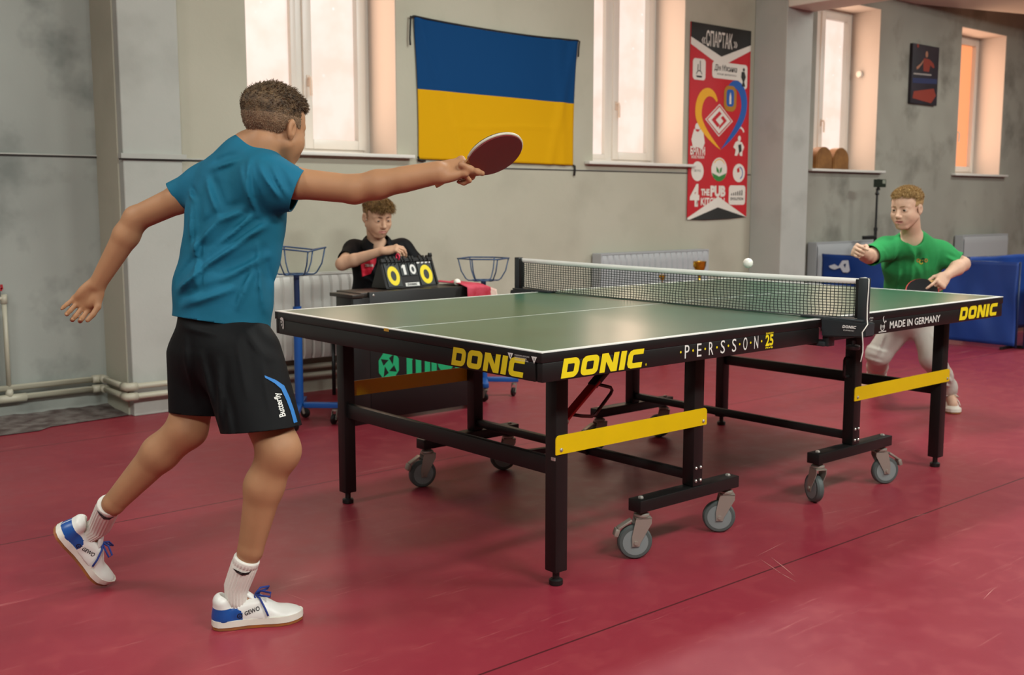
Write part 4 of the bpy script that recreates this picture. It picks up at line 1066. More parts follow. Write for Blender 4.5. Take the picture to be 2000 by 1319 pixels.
a = at(1363, 514, 8.3); trophy((3.12, 2.40), 1.05, 'taller gold trophy cup rising above the net tape')
trophy((2.83, 2.52), .52, 'small gold trophy cup seen through the net')

# ------------------------------------------------------------------ people: smooth distance-field modelling
def nrm(v): v = np.asarray(v, float); return v/np.linalg.norm(v)
class Fld:
    def __init__(s, lo, hi, h):
        s.lo = np.asarray(lo, float); s.h = h
        s.n = np.ceil((np.asarray(hi)-s.lo)/h).astype(int)+1
        s.D = np.full(s.n, 1., np.float32)
    def sub(s, lo, hi):
        i0 = np.clip(np.floor((np.asarray(lo)-s.lo)/s.h).astype(int), 0, s.n); i1 = np.clip(np.ceil((np.asarray(hi)-s.lo)/s.h).astype(int)+1, 0, s.n)
        sl = tuple(slice(a, b) for a, b in zip(i0, i1))
        X, Y, Z = [(s.lo[k]+s.h*np.arange(i0[k], i1[k])).astype(np.float32) for k in range(3)]
        return sl, X[:, None, None], Y[None, :, None], Z[None, None, :]
    def put(s, fn, lo, hi, k, cut=False):
        pad = k*1.2+3*s.h
        sl, X, Y, Z = s.sub(np.asarray(lo)-pad, np.asarray(hi)+pad)
        if min(x.stop-x.start for x in sl) <= 0: return s
        d = fn(X, Y, Z).astype(np.float32); D = s.D[sl]
        if cut:
            d = -d; hh = np.clip(.5-.5*(d-D)/k, 0, 1); s.D[sl] = d*(1-hh)+D*hh+k*hh*(1-hh)
        else:
            hh = np.clip(.5+.5*(D-d)/k, 0, 1); s.D[sl] = D*(1-hh)+d*hh-k*hh*(1-hh)
        return s
    def cone(s, a, b, ra, rb, k=.02, cut=False):
        a = np.asarray(a, float); b = np.asarray(b, float); ab = b-a; L2 = max(ab@ab, 1e-9); r = max(ra, rb)
        def fn(X, Y, Z):
            t = np.clip(((X-a[0])*ab[0]+(Y-a[1])*ab[1]+(Z-a[2])*ab[2])/L2, 0, 1)
            return np.sqrt((X-a[0]-t*ab[0])**2+(Y-a[1]-t*ab[1])**2+(Z-a[2]-t*ab[2])**2)-(ra+(rb-ra)*t)
        return s.put(fn, np.minimum(a, b)-r, np.maximum(a, b)+r, k, cut)
    def chain(s, pts, rs, k=.02):
        for i in range(len(pts)-1): s.cone(pts[i], pts[i+1], rs[i], rs[i+1], k)
        return s
    def ell(s, c, ax, r, k=.02, cut=False):
        c = np.asarray(c, float); A = np.asarray(ax, float); r = np.asarray(r, float); R = r.max()
        def fn(X, Y, Z):
            q = [((X-c[0])*A[i][0]+(Y-c[1])*A[i][1]+(Z-c[2])*A[i][2]) for i in range(3)]
            k0 = np.sqrt(sum((q[i]/r[i])**2 for i in range(3))); k1 = np.sqrt(sum((q[i]/r[i]**2)**2 for i in range(3)))+1e-6
            return k0*(k0-1)/k1
        return s.put(fn, c-R, c+R, k, cut)
    def ec(s, a, b, wa, wb, side, k=.03, cut=False):
        """tapered bone with elliptical section: wa, wb = (half width along side, half depth)"""
        a = np.asarray(a, float); b = np.asarray(b, float); w = nrm(b-a); L = np.linalg.norm(b-a)
        u = np.asarray(side, float); u = nrm(u-w*(u@w)); v = np.cross(w, u); R = max(*wa, *wb)
        def fn(X, Y, Z):
            dx, dy, dz = X-a[0], Y-a[1], Z-a[2]
            t = dx*w[0]+dy*w[1]+dz*w[2]; tc = np.clip(t, 0, L); e = t-tc; f = tc/L
            W_ = wa[0]+(wb[0]-wa[0])*f; V_ = wa[1]+(wb[1]-wa[1])*f; M_ = np.minimum(W_, V_)
            p, q = dx*u[0]+dy*u[1]+dz*u[2], dx*v[0]+dy*v[1]+dz*v[2]
            k0 = np.sqrt((p/W_)**2+(q/V_)**2+(e/M_)**2); k1 = np.sqrt((p/W_**2)**2+(q/V_**2)**2+(e/M_**2)**2)+1e-6
            return k0*(k0-1)/k1
        return s.put(fn, np.minimum(a, b)-R, np.maximum(a, b)+R, k, cut)
    def grid(s):
        X, Y, Z = [(s.lo[k]+s.h*np.arange(s.n[k])).astype(np.float32) for k in range(3)]
        return X[:, None, None], Y[None, :, None], Z[None, None, :]
    def mesh(s, name='m'):
        D = s.D; D[0], D[-1], D[:, 0], D[:, -1], D[:, :, 0], D[:, :, -1] = 1, 1, 1, 1, 1, 1
        ins = D < 0
        nx, ny, nz = ins.shape
        cnt = np.zeros((nx-1, ny-1, nz-1), np.uint8)
        for i in (0, 1):
            for j in (0, 1):
                for k in (0, 1): cnt += ins[i:nx-1+i, j:ny-1+j, k:nz-1+k]
        act = np.argwhere((cnt > 0) & (cnt < 8)); del cnt
        vid = np.full((nx-1, ny-1, nz-1), -1, np.int32); vid[act[:, 0], act[:, 1], act[:, 2]] = np.arange(len(act))
        acc = np.zeros((len(act), 3)); num = np.zeros(len(act))
        cor = [(i, j, k) for i in (0, 1) for j in (0, 1) for k in (0, 1)]
        val = {c: D[act[:, 0]+c[0], act[:, 1]+c[1], act[:, 2]+c[2]].astype(float) for c in cor}
        for c in cor:
            for ax in range(3):
                if c[ax]: continue
                e = list(c); e[ax] = 1; e = tuple(e); va, vb = val[c], val[e]
                m = (va < 0) != (vb < 0); t = va/np.where(m, va-vb, 1)
                p = np.zeros((len(act), 3)); p[:] = c; p[:, ax] = t
                acc[m] += p[m]; num[m] += 1
        V = s.lo+s.h*(act+acc/num[:, None])
        Fs = []
        for ax in range(3):
            a = [slice(None)]*3; b = [slice(None)]*3; a[ax] = slice(0, -1); b[ax] = slice(1, None)
            A, B = ins[tuple(a)], ins[tuple(b)]
            E = np.argwhere(A != B); o1, o2 = [(1, 2), (2, 0), (0, 1)][ax]
            fl = A[E[:, 0], E[:, 1], E[:, 2]]
            def g(d1, d2):
                q = E.copy(); q[:, o1] += d1; q[:, o2] += d2; return vid[q[:, 0], q[:, 1], q[:, 2]]
            qd = np.stack([g(-1, -1), g(0, -1), g(0, 0), g(-1, 0)], 1)
            qd[~fl] = qd[~fl][:, ::-1]; Fs.append(qd)
        return V, np.concatenate(Fs)
def np_mesh(name, V, Q_):
    me = bpy.data.meshes.new(name)
    me.from_pydata(V.tolist() if isinstance(V, np.ndarray) else V, [], Q_.tolist() if isinstance(Q_, np.ndarray) else Q_); me.update(); return me
def cut_mesh(me, cuts, weld=None):
    """cuts: (point, outward normal, centre, radius): everything beyond the plane inside the ball is removed"""
    bm = bmesh.new(); bm.from_mesh(me)
    for p, n, c, r in cuts:
        c = Vector(c); p = Vector(p); n = Vector(n).normalized()
        fs = [f for f in bm.faces if (f.calc_center_median()-c).length < r]
        g = set(fs)
        for f in fs: g.update(f.verts); g.update(f.edges)
        bmesh.ops.bisect_plane(bm, geom=list(g), plane_co=p, plane_no=n, clear_outer=True, clear_inner=False)
    bm.to_mesh(me); bm.free(); return me
def project_mesh(me, target, direction, off=.0015, reach=.6, sub=True):
    """lay a thin print on a cloth: each point slides along direction onto the target's surface"""
    from mathutils.bvhtree import BVHTree
    bm = bmesh.new(); bm.from_mesh(target); tree = BVHTree.FromBMesh(bm); bm.free()
    d = Vector(direction).normalized()
    b2 = bmesh.new(); b2.from_mesh(me)
    if sub:
        bmesh.ops.triangulate(b2, faces=b2.faces[:])
        for _ in range(4):
            ed = [e for e in b2.edges if e.calc_length() > .012]
            if not ed: break
            bmesh.ops.subdivide_edges(b2, edges=ed, cuts=1)
            bmesh.ops.triangulate(b2, faces=b2.faces[:])
    bad = []
    for v in b2.verts:
        h = tree.ray_cast(v.co-d*reach, d)
        if h[0] is None: bad.append(v)
        else: v.co = h[0]-d*off
    bmesh.ops.delete(b2, geom=bad, context='VERTS')
    b2.to_mesh(me); b2.free(); return me

# --- skin and cloth
def skin_mat(name, c, lip):
    m = mat(name, c, .56, spec=.3, noise=.10, nscale=14, bump=.10, bscale=180, bdist=.001, sss=.06)
    l = mat(name+'_lips', lip, .4, sss=.1)
    return [m, l]
SK_A = skin_mat('tan_skin', '#a77a58', '#9c6050'); SK_B = skin_mat('fair_skin', '#c89f82', '#bf8275'); SK_C = skin_mat('light_skin', '#cfa88f', '#c08377')
M_eye = mat('eye_white', '#bdb4aa', .3); M_iris = mat('iris', '#3a2c20', .15)  # eye white greyed: shade put into its colour
def hair_mat(name, c1, c2, skin, lo=None, hi=None):
    """hair colour; with lo, hi it fades along local height into shaved, skin-toned stubble"""
    m = mat(name, c1, .55, color2=c2, nscale=60, bump=.8, bscale=220, bdist=.004, spec=.35)
    return m

class Head:
    def __init__(s, c, f, u, H):
        s.c = np.asarray(c, float); s.f = nrm(f); u = np.asarray(u, float); s.u = nrm(u-s.f*(u@s.f)); s.l = np.cross(s.u, s.f); s.H = H; s.A = np.array([s.f, s.l, s.u])
    def p(s, x, y, z): return s.c+s.H*(x*s.f+y*s.l+(z-.5)*s.u)
    def loc(s, V): 
        q = (np.asarray(V)-s.c)@s.A.T/s.H; q[..., 2] += .5; return q
    def E(s, F, c, r, k=.04, cut=False): F.ell(s.p(*c), s.A, np.asarray(r)*s.H, k*s.H, cut)
    def C(s, F, a, b, ra, rb, k=.04, cut=False): F.cone(s.p(*a), s.p(*b), ra*s.H, rb*s.H, k*s.H, cut)
    def skull(s, F, g=0.):
        s.E(F, (-.055, 0, .665), (.430+g, .335+g, .345+g), .05)
        s.E(F, (.10, 0, .60), (.265+g, .285+g, .30+g), .08)
    def add(s, F, mouth_open=.0, lid=0.):
        s.skull(F)
        s.E(F, (.12, 0, .40), (.235, .262, .34), .08)
        for y in (1, -1):
            s.C(F, (.02, y*.225, .30), (.22, y*.095, .085), .105, .078, .10)
            s.E(F, (.20, y*.160, .355), (.142, .135, .155), .10)
            s.C(F, (.325, y*.06, .575), (.265, y*.215, .575), .035, .032, .06)
        s.E(F, (.275, 0, .075), (.075, .08, .07), .07)
        for y in (1, -1): s.E(F, (.400, y*.140, .502), (.070, .095, .055), .08, True)
        for y in (1, -1):
            s.E(F, (.290, y*.138, .497), (.070, .088, .064), .03)
        s.C(F, (.330, 0, .560), (.415, 0, .365), .034, .046, .05)
        s.E(F, (.420, 0, .355), (.046, .048, .040), .03)
        for y in (1, -1): s.E(F, (.375, y*.048, .340), (.042, .032, .030), .025)
        s.E(F, (.285, 0, .215), (.095, .17, .11), .08)
        s.C(F, (.378, .0, .238), (.305, .112, .218), .020, .010, .02); s.C(F, (.378, .0, .238), (.305, -.112, .218), .020, .010, .02)
        s.C(F, (.368, .0, .190), (.310, .090, .202), .025, .012, .02); s.C(F, (.368, .0, .190), (.310, -.090, .202), .025, .012, .02)
        s.E(F, (.385, 0, .213), (.06, .095, .005+mouth_open), .010, True)
        for y in (1, -1): s.E(F, (.372, y*.138, .497+.004-lid*.5), (.060, .064, .0205-lid), .008, True)
        for y in (1, -1):
            s.E(F, (-.03, y*.335, .465), (.075, .030, .135), .02)
            s.E(F, (-.055, y*.360, .480), (.060, .022, .115), .015)
            s.E(F, (-.015, y*.372, .470), (.036, .022, .065), .015, True)
    def material_index(s, me):
        co = np.array([p.center[:] for p in me.polygons]); q = s.loc(co)
        lip = (q[:, 0] > .31) & (np.abs(q[:, 1]) < .115) & (q[:, 2] > .170+.22*np.abs(q[:, 1])) & (q[:, 2] < .256-.2*np.abs(q[:, 1]))
        me.polygons.foreach_set('material_index', lip.astype(np.int32))
    def extras(s, root, brow_m, gaze=(0, 0), lid=0.):
        for y in (1, -1):
            e = MB(); c = s.p(.298, y*.138, .497); d = nrm(s.f+s.l*gaze[0]+s.u*gaze[1]); r = .060*s.H
            e.m(0).lathe([(0, -r)]+[(r*math.cos(a), r*math.sin(a)) for a in np.linspace(-1.4, .90, 14)], c, d, 24)
            e.m(1).lathe([(r*math.cos(.90)*1.01, r*math.sin(.90)), (r*math.cos(1.25), r*math.sin(1.25)*1.01), (0, r*1.02)], c, d, 24)
            e.done('eye', [M_eye, M_iris], root, True)
            b = MB(); b.tube([Vector(s.p(.365-.012*abs(k)-.006*k*k, y*(.138+.021*k), .5185-lid*1.5-.0035*k*k)) for k in (-2.6, -1.5, -.5, .5, 1.5, 2.6)], [.003*s.H, .007*s.H, .008*s.H, .009*s.H, .009*s.H, .003*s.H], 6)
            b.done('eyelashes', brow_m, root, True)
            b = MB(); pts = [Vector(s.p(.384-.008*k-.010*k*k*.6, y*(.058+.042*k), .588+.012*math.sin(k*.9))) for k in range(5)]
            b.tube(pts, [.008*s.H, .014*s.H, .015*s.H, .012*s.H, .005*s.H], 6)
            b.done('eyebrow', brow_m, root, True)

def hand(F, w, x, dorsal, right, s=1., curls=None, splay=(10, 3, -3, -10), thumb=((.62, .70, -.35), (.80, .45, -.35), (.92, .1, -.35)), k=.0035, skip=()):
    w = np.asarray(w, float); X = nrm(x); Z = np.asarray(dorsal, float); Z = nrm(Z-X*(Z@X)); Y = np.cross(Z, X)*(1 if right else -1)
    P = lambda a, b, c: w+s*(a*X+b*Y+c*Z)
    curls = curls or [(15, 20, 15)]*4
    F.ec(P(-.005, 0, 0), P(.082, .001, .001), (.025*s, .017*s), (.038*s, .0125*s), Y, .012)
    F.ell(P(.036, .024, -.008), (X, Y, Z), (.036*s, .017*s, .016*s), .012)
    F.ell(P(.036, -.022, -.006), (X, Y, Z), (.036*s, .014*s, .014*s), .012)
    tips = []
    for i, (y, ln, r) in enumerate(((.029, (.040, .023, .019), .0086), (.010, (.043, .027, .020), .0088), (-.010, (.040, .025, .019), .0083), (-.027, (.031, .019, .017), .0074))):
        p = P(.084-.004*abs(i-1), y, .002); sp = math.radians(splay[i]); a = 0; rr = r*s
        F.ell(p+Z*.002*s, (X, Y, Z), (rr*1.15, rr*1.1, rr*1.05), .008)
        for j in range(0 if i in skip else 3):
            a += math.radians(curls[i][j])
            d = (X*math.cos(sp)+Y*math.sin(sp))*math.cos(a)-Z*math.sin(a)
            q = p+d*ln[j]*s; F.cone(p, q, rr, rr*(.93 if j < 2 else .82), k); p = q; rr *= .93
        tips.append(p)
    p = P(.020, .026, -.006); rr = .0115*s
    for j, (v, ln) in enumerate(zip(thumb, (.038, .030, .024))):
        d = nrm(v); q = p+(d[0]*X+d[1]*Y+d[2]*Z)*ln*s; F.cone(p, q, rr, rr*.86, .010 if j == 0 else k); p = q; rr *= .88
    return tips

def hair_strands(V, N, head, count, length, comb, seed, width=.0011, curl=.4, sel=None):
    """fine locks standing on the hair surface"""
    r = np.random.RandomState(seed); q = head.loc(V)
    idx = np.arange(len(V)) if sel is None else np.nonzero(sel(q))[0]
    if not len(idx): return [], []
    idx = r.choice(idx, count)
    vs, fs = [], []
    for i in idx:
        p = V[i]; n = N[i]; qq = q[i]
        d = nrm(n*.28+comb(qq, n)+r.normal(0, curl, 3)); L_ = length(qq)*r.uniform(.6, 1.15)
        sd = nrm(np.cross(d, r.normal(0, 1, 3)))*width*r.uniform(.7, 1.3)
        m_ = p+d*L_*.5+n*L_*.10; e = p+d*L_+comb(qq, n)*L_*.25
        b0 = len(vs); p0 = p-n*.002
        vs += [tuple(p0-sd), tuple(p0+sd), tuple(m_+sd*.8), tuple(m_-sd*.8), tuple(e)]
        fs += [(b0, b0+1, b0+2, b0+3), (b0+3, b0+2, b0+4)]
    return vs, fs
def vnormals(me):
    n = np.zeros(len(me.vertices)*3, np.float32); me.vertices.foreach_get('normal', n); return n.reshape(-1, 3).astype(float)
def make_hair(name, head, thick, region, mats, root, h=.003, strands=None, seed=1, fade=None):
    lo = head.c-head.H*.72; hi = head.c+head.H*.72
    F = Fld(lo, hi, h); head.skull(F)
    X, Y, Z = F.grid(); sh = F.D.shape
    G = np.stack([np.broadcast_to(a, sh) for a in (X, Y, Z)], -1).reshape(-1, 3)
    near = np.nonzero((F.D.ravel() < .05))[0]
    q = head.loc(G[near].astype(float)); d = F.D.ravel()[near]
    v = np.maximum(d-thick(q), region(q)*head.H)
    D = np.full(F.D.size, 1., np.float32); D[near] = v; F.D = D.reshape(sh)
    V, Q_ = F.mesh(); me = np_mesh(name, V, Q_)
    if strands:
        N = vnormals(me); V0 = V
        for st in strands:
            vs, fs = hair_strands(V0, N, head, seed=seed, **st); seed += 1
            b = len(V); V = np.concatenate([V, np.array(vs)]); Q_ = list(map(tuple, Q_.tolist() if isinstance(Q_, np.ndarray) else Q_))+[tuple(i+b for i in f) for f in fs]
        bpy.data.meshes.remove(me); me = np_mesh(name, V, Q_)
    if fade:
        co = np.array([p.center[:] for p in me.polygons]); me.polygons.foreach_set('material_index', fade(head.loc(co)).astype(np.int32))
    o = link_mesh(name, me, mats, root, True)
    return o
def garment(name, F, cuts, m, root, thick=.003, folds=None, idx=None):
    if folds is not None:
        X, Y, Z = F.grid(); F.D = (F.D+folds(X, Y, Z)).astype(np.float32)
    V, Q_ = F.mesh(); me = np_mesh(name, V, Q_)
    if cuts: cut_mesh(me, cuts)
    if idx is not None:
        co = np.array([p.center[:] for p in me.polygons]); me.polygons.foreach_set('material_index', idx(co).astype(np.int32))
    o = link_mesh(name, me, m, root, True)
    if thick:
        md = o.modifiers.new('thick', 'SOLIDIFY'); md.thickness = thick; md.offset = -1
    return o
def ridges(lines, side, amp=1.):
    """cloth folds: each line (p, q, height, width) is a crest running front to back through the garment"""
    side = nrm([side[0], side[1], 0])
    def fn(X, Y, Z):
        u = X*side[0]+Y*side[1]; out = 0.
        for p, q, a, w in lines:
            pu, pz, qu, qz = p[0]*side[0]+p[1]*side[1], p[2], q[0]*side[0]+q[1]*side[1], q[2]
            du, dz = qu-pu, qz-pz; L2 = du*du+dz*dz; L_ = math.sqrt(L2)
            t = np.clip(((u-pu)*du+(Z-pz)*dz)/L2, 0, 1)
            ex, ez = u-pu-t*du, Z-pz-t*dz
            sg = (ex*(-dz)+ez*du)/L_; e2 = ex*ex+ez*ez; env = np.sin(np.pi*(.08+.84*t))
            out = out-amp*a*env*(np.exp(-e2/(w*w*.55))-.75*np.exp(-((sg-1.7*w)**2+np.maximum(0, e2-sg*sg))/(w*w)))
        return np.minimum(out, .006)
    return fn
# --- shoes: local x forward, z up, sole at z = 0, length 1
def shoe(root, M, L_, right, mats, laces=True, mark=None, name='shoe', toe_up=0.):
    """mats: upper, heel patch, midsole, gum sole, lace"""
    S_ = Matrix.Diagonal((L_, L_, L_, 1)); sg = -1 if right else 1
    outl = [(-.5, .0), (-.485, .085), (-.43, .135), (-.30, .150), (-.12, .140), (.05, .160), (.20, .190), (.32, .180), (.42, .130), (.485, .065), (.50, .0)]
    poly = [(x, y*(1.0 if True else 1)) for x, y in outl]+[(x, -y*(.93 if -.2 < x < .15 else 1)) for x, y in outl[-2:0:-1]]
    poly = [(x, y*sg) for x, y in poly]
    def bend(v): v.z += toe_up*max(0, v.x-.22)**2*3.2+.12*max(0, v.x-.36)**1.5+.05*max(0, -v.x-.40); return v
    def slab(z0, z1, grow, seg=2):
        t = bmesh.new(); a = []; b = []
        c0 = [t.verts.new((x*(1+grow*.3), y*(1+grow), z0)) for x, y in poly]; c1 = [t.verts.new((x*(1+grow*.2), y*(1+grow*.6), z1)) for x, y in poly]
        t.faces.new(c0); t.faces.new(c1)
        for k in range(len(poly)): t.faces.new((c0[k], c0[(k+1) % len(poly)], c1[(k+1) % len(poly)], c1[k]))
        bmesh.ops.subdivide_edges(t, edges=[e for e in t.edges if e.calc_length() > .05 and abs(e.verts[0].co.z-e.verts[1].co.z) < 1e-5], cuts=2, use_grid_fill=False)
        for v in t.verts: v.co = bend(v.co)
        return t
    MM = M @ S_
    F = Fld((-.58, -.30, .02), (.58, .30, .48), .0125)
    y_ = (0, 1, 0)
    F.ec((-.36, 0, .11), (-.385, 0, .29), (.142, .12), (.138, .10), y_, .05)
    F.ec((-.37, 0, .11), (.05, 0, .11), (.125, .15), (.148, .16), y_, .06)
    F.ec((.05, 0, .11), (.30, 0, .075), (.148, .155), (.172, .085), y_, .06)
    F.ell((.33, 0, .07), np.eye(3), (.165, .165, .095), .05)
    F.ec((-.20, 0, .2), (.02, 0, .26), (.135, .12), (.105, .06), y_, .06)
    F.ell((-.24, 0, .42), np.eye(3), (.165, .118, .165), .03, True)
    X, Y, Z = F.grid(); F.D = np.maximum(F.D, .085+0*X+0*Y-Z).astype(np.float32)
    V, Q_ = F.mesh(); me = np_mesh('upper', V, Q_)
    ctr = np.array([p.center[:] for p in me.polygons])
    heel = (ctr[:, 0] < -.18-.9*(ctr[:, 2]-.10)*0) & (ctr[:, 0] < -.05-1.1*(ctr[:, 2]-.08)) & (ctr[:, 2] < .235) & (np.abs(ctr[:, 1]) > .01)
    me.polygons.foreach_set('material_index', heel.astype(np.int32))
    for v in me.vertices: v.co = bend(v.co)
    me.transform(MM)
    up = link_mesh('shoe', me, mats[:2], root, True)
    MB().merge(slab(.035, .105, .035), MM).done('midsole', mats[2], up, 45)
    MB().merge(slab(.0, .036, .0), MM).done('outsole', mats[3], up, 45)
    tg = MB(); tg.grid(lambda u, v: MM @ Vector((-.02-.10*v, (u-.5)*.15*(1-.15*v), .315+.085*v-.10*(2*u-1)**2*.5)), 8, 6)
    t_ = tg.done('tongue', mats[0], up, True); t_.modifiers.new('thick', 'SOLIDIFY').thickness = .007
    if laces:
        lc = MB()
        for i, x in enumerate((-.015, .045, .105, .165)):
            z = .318-.033*i-.004*i*i
            for d in (.03, -.03): lc.tube([MM @ Vector((x, -.085, z-.05)), MM @ Vector((x+d*.4, -.045, z-.008)), MM @ Vector((x+d, 0, z+.004)), MM @ Vector((x+d*1.3, .045, z-.008)), MM @ Vector((x+d*1.6, .085, z-.05))], .0028, 6)
        k = Vector((-.02, 0, .335))
        for s_ in (1, -1):
            lc.tube([MM @ (k+Vector(p)) for p in ((0, 0, 0), (.06, .05*s_, .05), (.16, .11*s_, .035), (.15, .14*s_, .0), (.06, .07*s_, .0), (0, 0, 0))], .003, 6)
            lc.tube([MM @ (k+Vector(p)) for p in ((0, 0, 0), (.04, .09*s_, -.02), (.09, .165*s_, -.12), (.12, .19*s_, -.20))], .003, 6)
        lc.done('lace', mats[4], up, True)
    if mark:
        for s_ in (1, -1):
            q = MM @ frame((-.145 if s_ < 0 else .02, s_*.30, .150), (1*-s_, 0, .28*-1 if False else (-.28 if s_ > 0 else .28)), (0, 0, 1))
            ms = [text_mesh(mark, .045, q, width=.17, bold=.02, shear=.1), shape_mesh([circ(-.055, .02, .030), circ(-.055, .02, .020), circ(-.055, .02, .008)], q)]
            d = MM.to_3x3() @ Vector((0, -s_, 0))
            for m_ in ms: project_mesh(m_, me_world(up), d, .001, .1, False)
            join_meshes('lettering', ms, M_black, up)
    return up
def me_world(o):
    """a copy of an object's mesh in world coordinates"""
    me = o.data.copy(); me.transform(wmat(o)); return me
def sock(root, a, b, ra, rb, foot, m, swoosh=None, side=None):
    """ribbed tube sock from its cuff a down to the ankle b and into the shoe at foot"""
    a, b, foot = [Vector(p) for p in (a, b, foot)]
    pts = [a.lerp(b, t) for t in (0, .04, .17, .19, .23, .4, .6, .8, 1)]+[b.lerp(foot, .5), foot]
    rs = [ra*.96, ra, ra*1.0, ra*.97, ra, ra+(rb-ra)*.2, ra+(rb-ra)*.4, ra+(rb-ra)*.7, rb, rb*.98, rb*.85]
    mb = MB(); n = 96; ax = (b-a).normalized(); x = Vector((side if side is not None else (1, 0, 0))); x = (x-ax*x.dot(ax)).normalized(); y = ax.cross(x)
    rings = []
    for i, (p, r) in enumerate(zip(pts, rs)):
        rb_ = 0 if i < 3 else .0009
        rings.append([mb.bm.verts.new(p+(x*math.cos(2*math.pi*k/n)+y*math.sin(2*math.pi*k/n))*(r+rb_*(1 if (k//2) % 2 else -1))) for k in range(n)])
    for A, B in zip(rings, rings[1:]):
        for k in range(n): mb.bm.faces.new((A[k], A[(k+1) % n], B[(k+1) % n], B[k]))
    mb.bm.faces.new(rings[0][::-1]); mb.bm.faces.new(rings[-1])
    o = mb.done('sock', m, root, True)
    if swoosh:
        t_, xd, yd = swoosh; c = a.lerp(b, t_); vd = nrm(np.array(c)-CC); c = c-Vector(vd)*(ra+.03)
        cv = [(0, .012), (.010, .004), (.022, .0), (.034, .004), (.040, .014), (.0405, .0155), (.036, .010), (.028, .0045+.002), (.020, .006), (.010, .009)]
        q = frame(Vector(c), xd, yd); ms = shape_mesh([[(px_*1.35-.027, py_*1.35-.008) for px_, py_ in cv]], q)
        project_mesh(ms, me_world(o), vd, .0032, .05)
        join_meshes('tick_mark', [ms], M_black, o)
    return o
def racket(c, a, n, mface, mback, label, edge=None):
    """bat: blade centre c, axis a from handle to tip, n = normal of the first rubber"""
    a = nrm(a); n = np.asarray(n, float); n = nrm(n-a*(n@a)); b = np.cross(n, a)
    R0 = empty('racket', tuple(c), label, 'racket')
    Mq = Matrix(((a[0], b[0], n[0], c[0]), (a[1], b[1], n[1], c[1]), (a[2], b[2], n[2], c[2]), (0, 0, 0, 1)))
    ol = [(.079*math.cos(t), .075*math.sin(t)) for t in np.linspace(-2.62, 2.62, 44)]+[(-.090, .018), (-.098, .0145), (-.098, -.0145), (-.090, -.018)]
    rb_ = [(.0785*math.cos(t), .0745*math.sin(t)) for t in np.linspace(-2.70, 2.70, 44)]
    MB().prism(ol, Mq @ Matrix.Translation((0, 0, -.003)), .006).done('blade', M_wood2b, R0, 30)
    MB().prism(rb_, Mq @ Matrix.Translation((0, 0, .003)), .0040).done('rubber', [mface], R0, 30)
    MB().prism(rb_, Mq @ Matrix.Translation((0, 0, -.0072)), .0042).done('rubber', [mback], R0, 30)
    et = MB(); et.tube([Mq @ Vector((x*1.005, y*1.005, 0)) for x, y in ol[:44]], .0042, 6); et.done('edge_tape', edge or M_edge, R0, True)
    hd = MB(); pr = []
    for x, w, t in ((-.076, .010, .006), (-.088, .0125, .0095), (-.11, .0128, .0105), (-.15, .0135, .0108), (-.178, .0165, .0115), (-.182, .015, .010)):
        pr.append([hd.bm.verts.new(Mq @ Vector((x, w*math.copysign(abs(math.cos(th))**.7, math.cos(th)), t*math.copysign(abs(math.sin(th))**.7, math.sin(th))))) for th in [k*2*math.pi/16 for k in range(16)]])
    for A, B in zip(pr, pr[1:]):
        for k in range(16): hd.bm.faces.new((A[k], A[(k+1) % 16], B[(k+1) % 16], B[k]))
    hd.bm.faces.new(pr[0][::-1]); hd.bm.faces.new(pr[-1])
    hd.done('handle', M_wood2b, R0, True)
    return R0
M_wood2b = mat('bat_wood', '#b58a55', .5, noise=.15, nscale=20)
M_edge = mat('edge_tape', '#b9b3a0', .5)
M_rubR = mat('red_rubber_sheet', '#6f1319', .5, noise=.1); M_rubB = mat('black_rubber_sheet', '#131213', .8, spec=.2); M_rubR2 = mat('bright_red_rubber', '#c02a22', .45)

def img(dx, dy):
    """direction in the plane facing the survey point: dx right, dy down"""
    return RT*dx-UP*dy
def bounds(pts, pad):
    P = np.array(pts); return P.min(0)-pad, P.max(0)+pad
def ground(u, v, z=0.):
    d = FW+RT*(u-1000)/_f-UP*(v-659.5)/_f; return CC+d*((z-_cz)/d[2])
# =================================================================== the boy in teal, near end of the table
PA = empty('person', (-2.10, .03, 0), 'boy in teal T-shirt and black shorts seen from behind, stretching out a bat', 'person')
nb = at(492, 300, 3.06); shR = at(520, 352, 2.98); shL = at(404, 364, 3.14)
elR = at(692, 370, 2.95); wrR = at(856, 337, 2.92)
elL = at(266, 427, 3.20); wrL = at(190, 556, 3.24)
hipR = at(470, 668, 3.03); hipL = at(400, 668, 3.12); knR = at(543, 880, 2.94); knL = at(366, 838, 3.10)
fR = nrm(np.array([.90, -.38, 0])); cR = ground(504, 1217); xR = Vector(fR)
heel = at(114, 1046, 3.235); toe = at(192, 1134, 3.325)
xL = nrm(toe-heel); zL = nrm(img(.76, -.65)-FW*.02); zL = nrm(zL-xL*(zL@xL)); yL = np.cross(zL, xL); cL = (heel+toe)/2
anR = cR-fR*.056+np.array([0, 0, .10]); anL = cL-xL*.056+zL*.10
pel = at(433, 660, 3.08); wai = at(442, 560, 3.07); che = at(455, 440, 3.07); upc = at(472, 350, 3.06)
sideT = nrm(np.array([.423, -.906, 0])); sideP = nrm(np.array([.26, -.966, 0]))
hA = Head(at(537, 251, 3.05), (math.cos(.26)*.97, math.sin(.26)*.97, -.22), (.10, .02, 1), .220)
allp = [nb, shR, shL, elR, wrR, elL, wrL, knR, knL, anR, anL, pel, hA.c, at(945, 330, 2.9), at(112, 640, 3.3), at(590, 1232, 2.87), at(110, 1130, 3.2)]
F = Fld(*bounds(allp, .14), .0037)
F.ec(pel, wai, (.120, .098), (.112, .085), sideP, .05)
F.ec(wai, che, (.112, .085), (.128, .092), sideT, .05)
F.ec(che, upc, (.128, .092), (.118, .078), sideT, .05)
F.cone(upc, nb, .07, .052, .05)
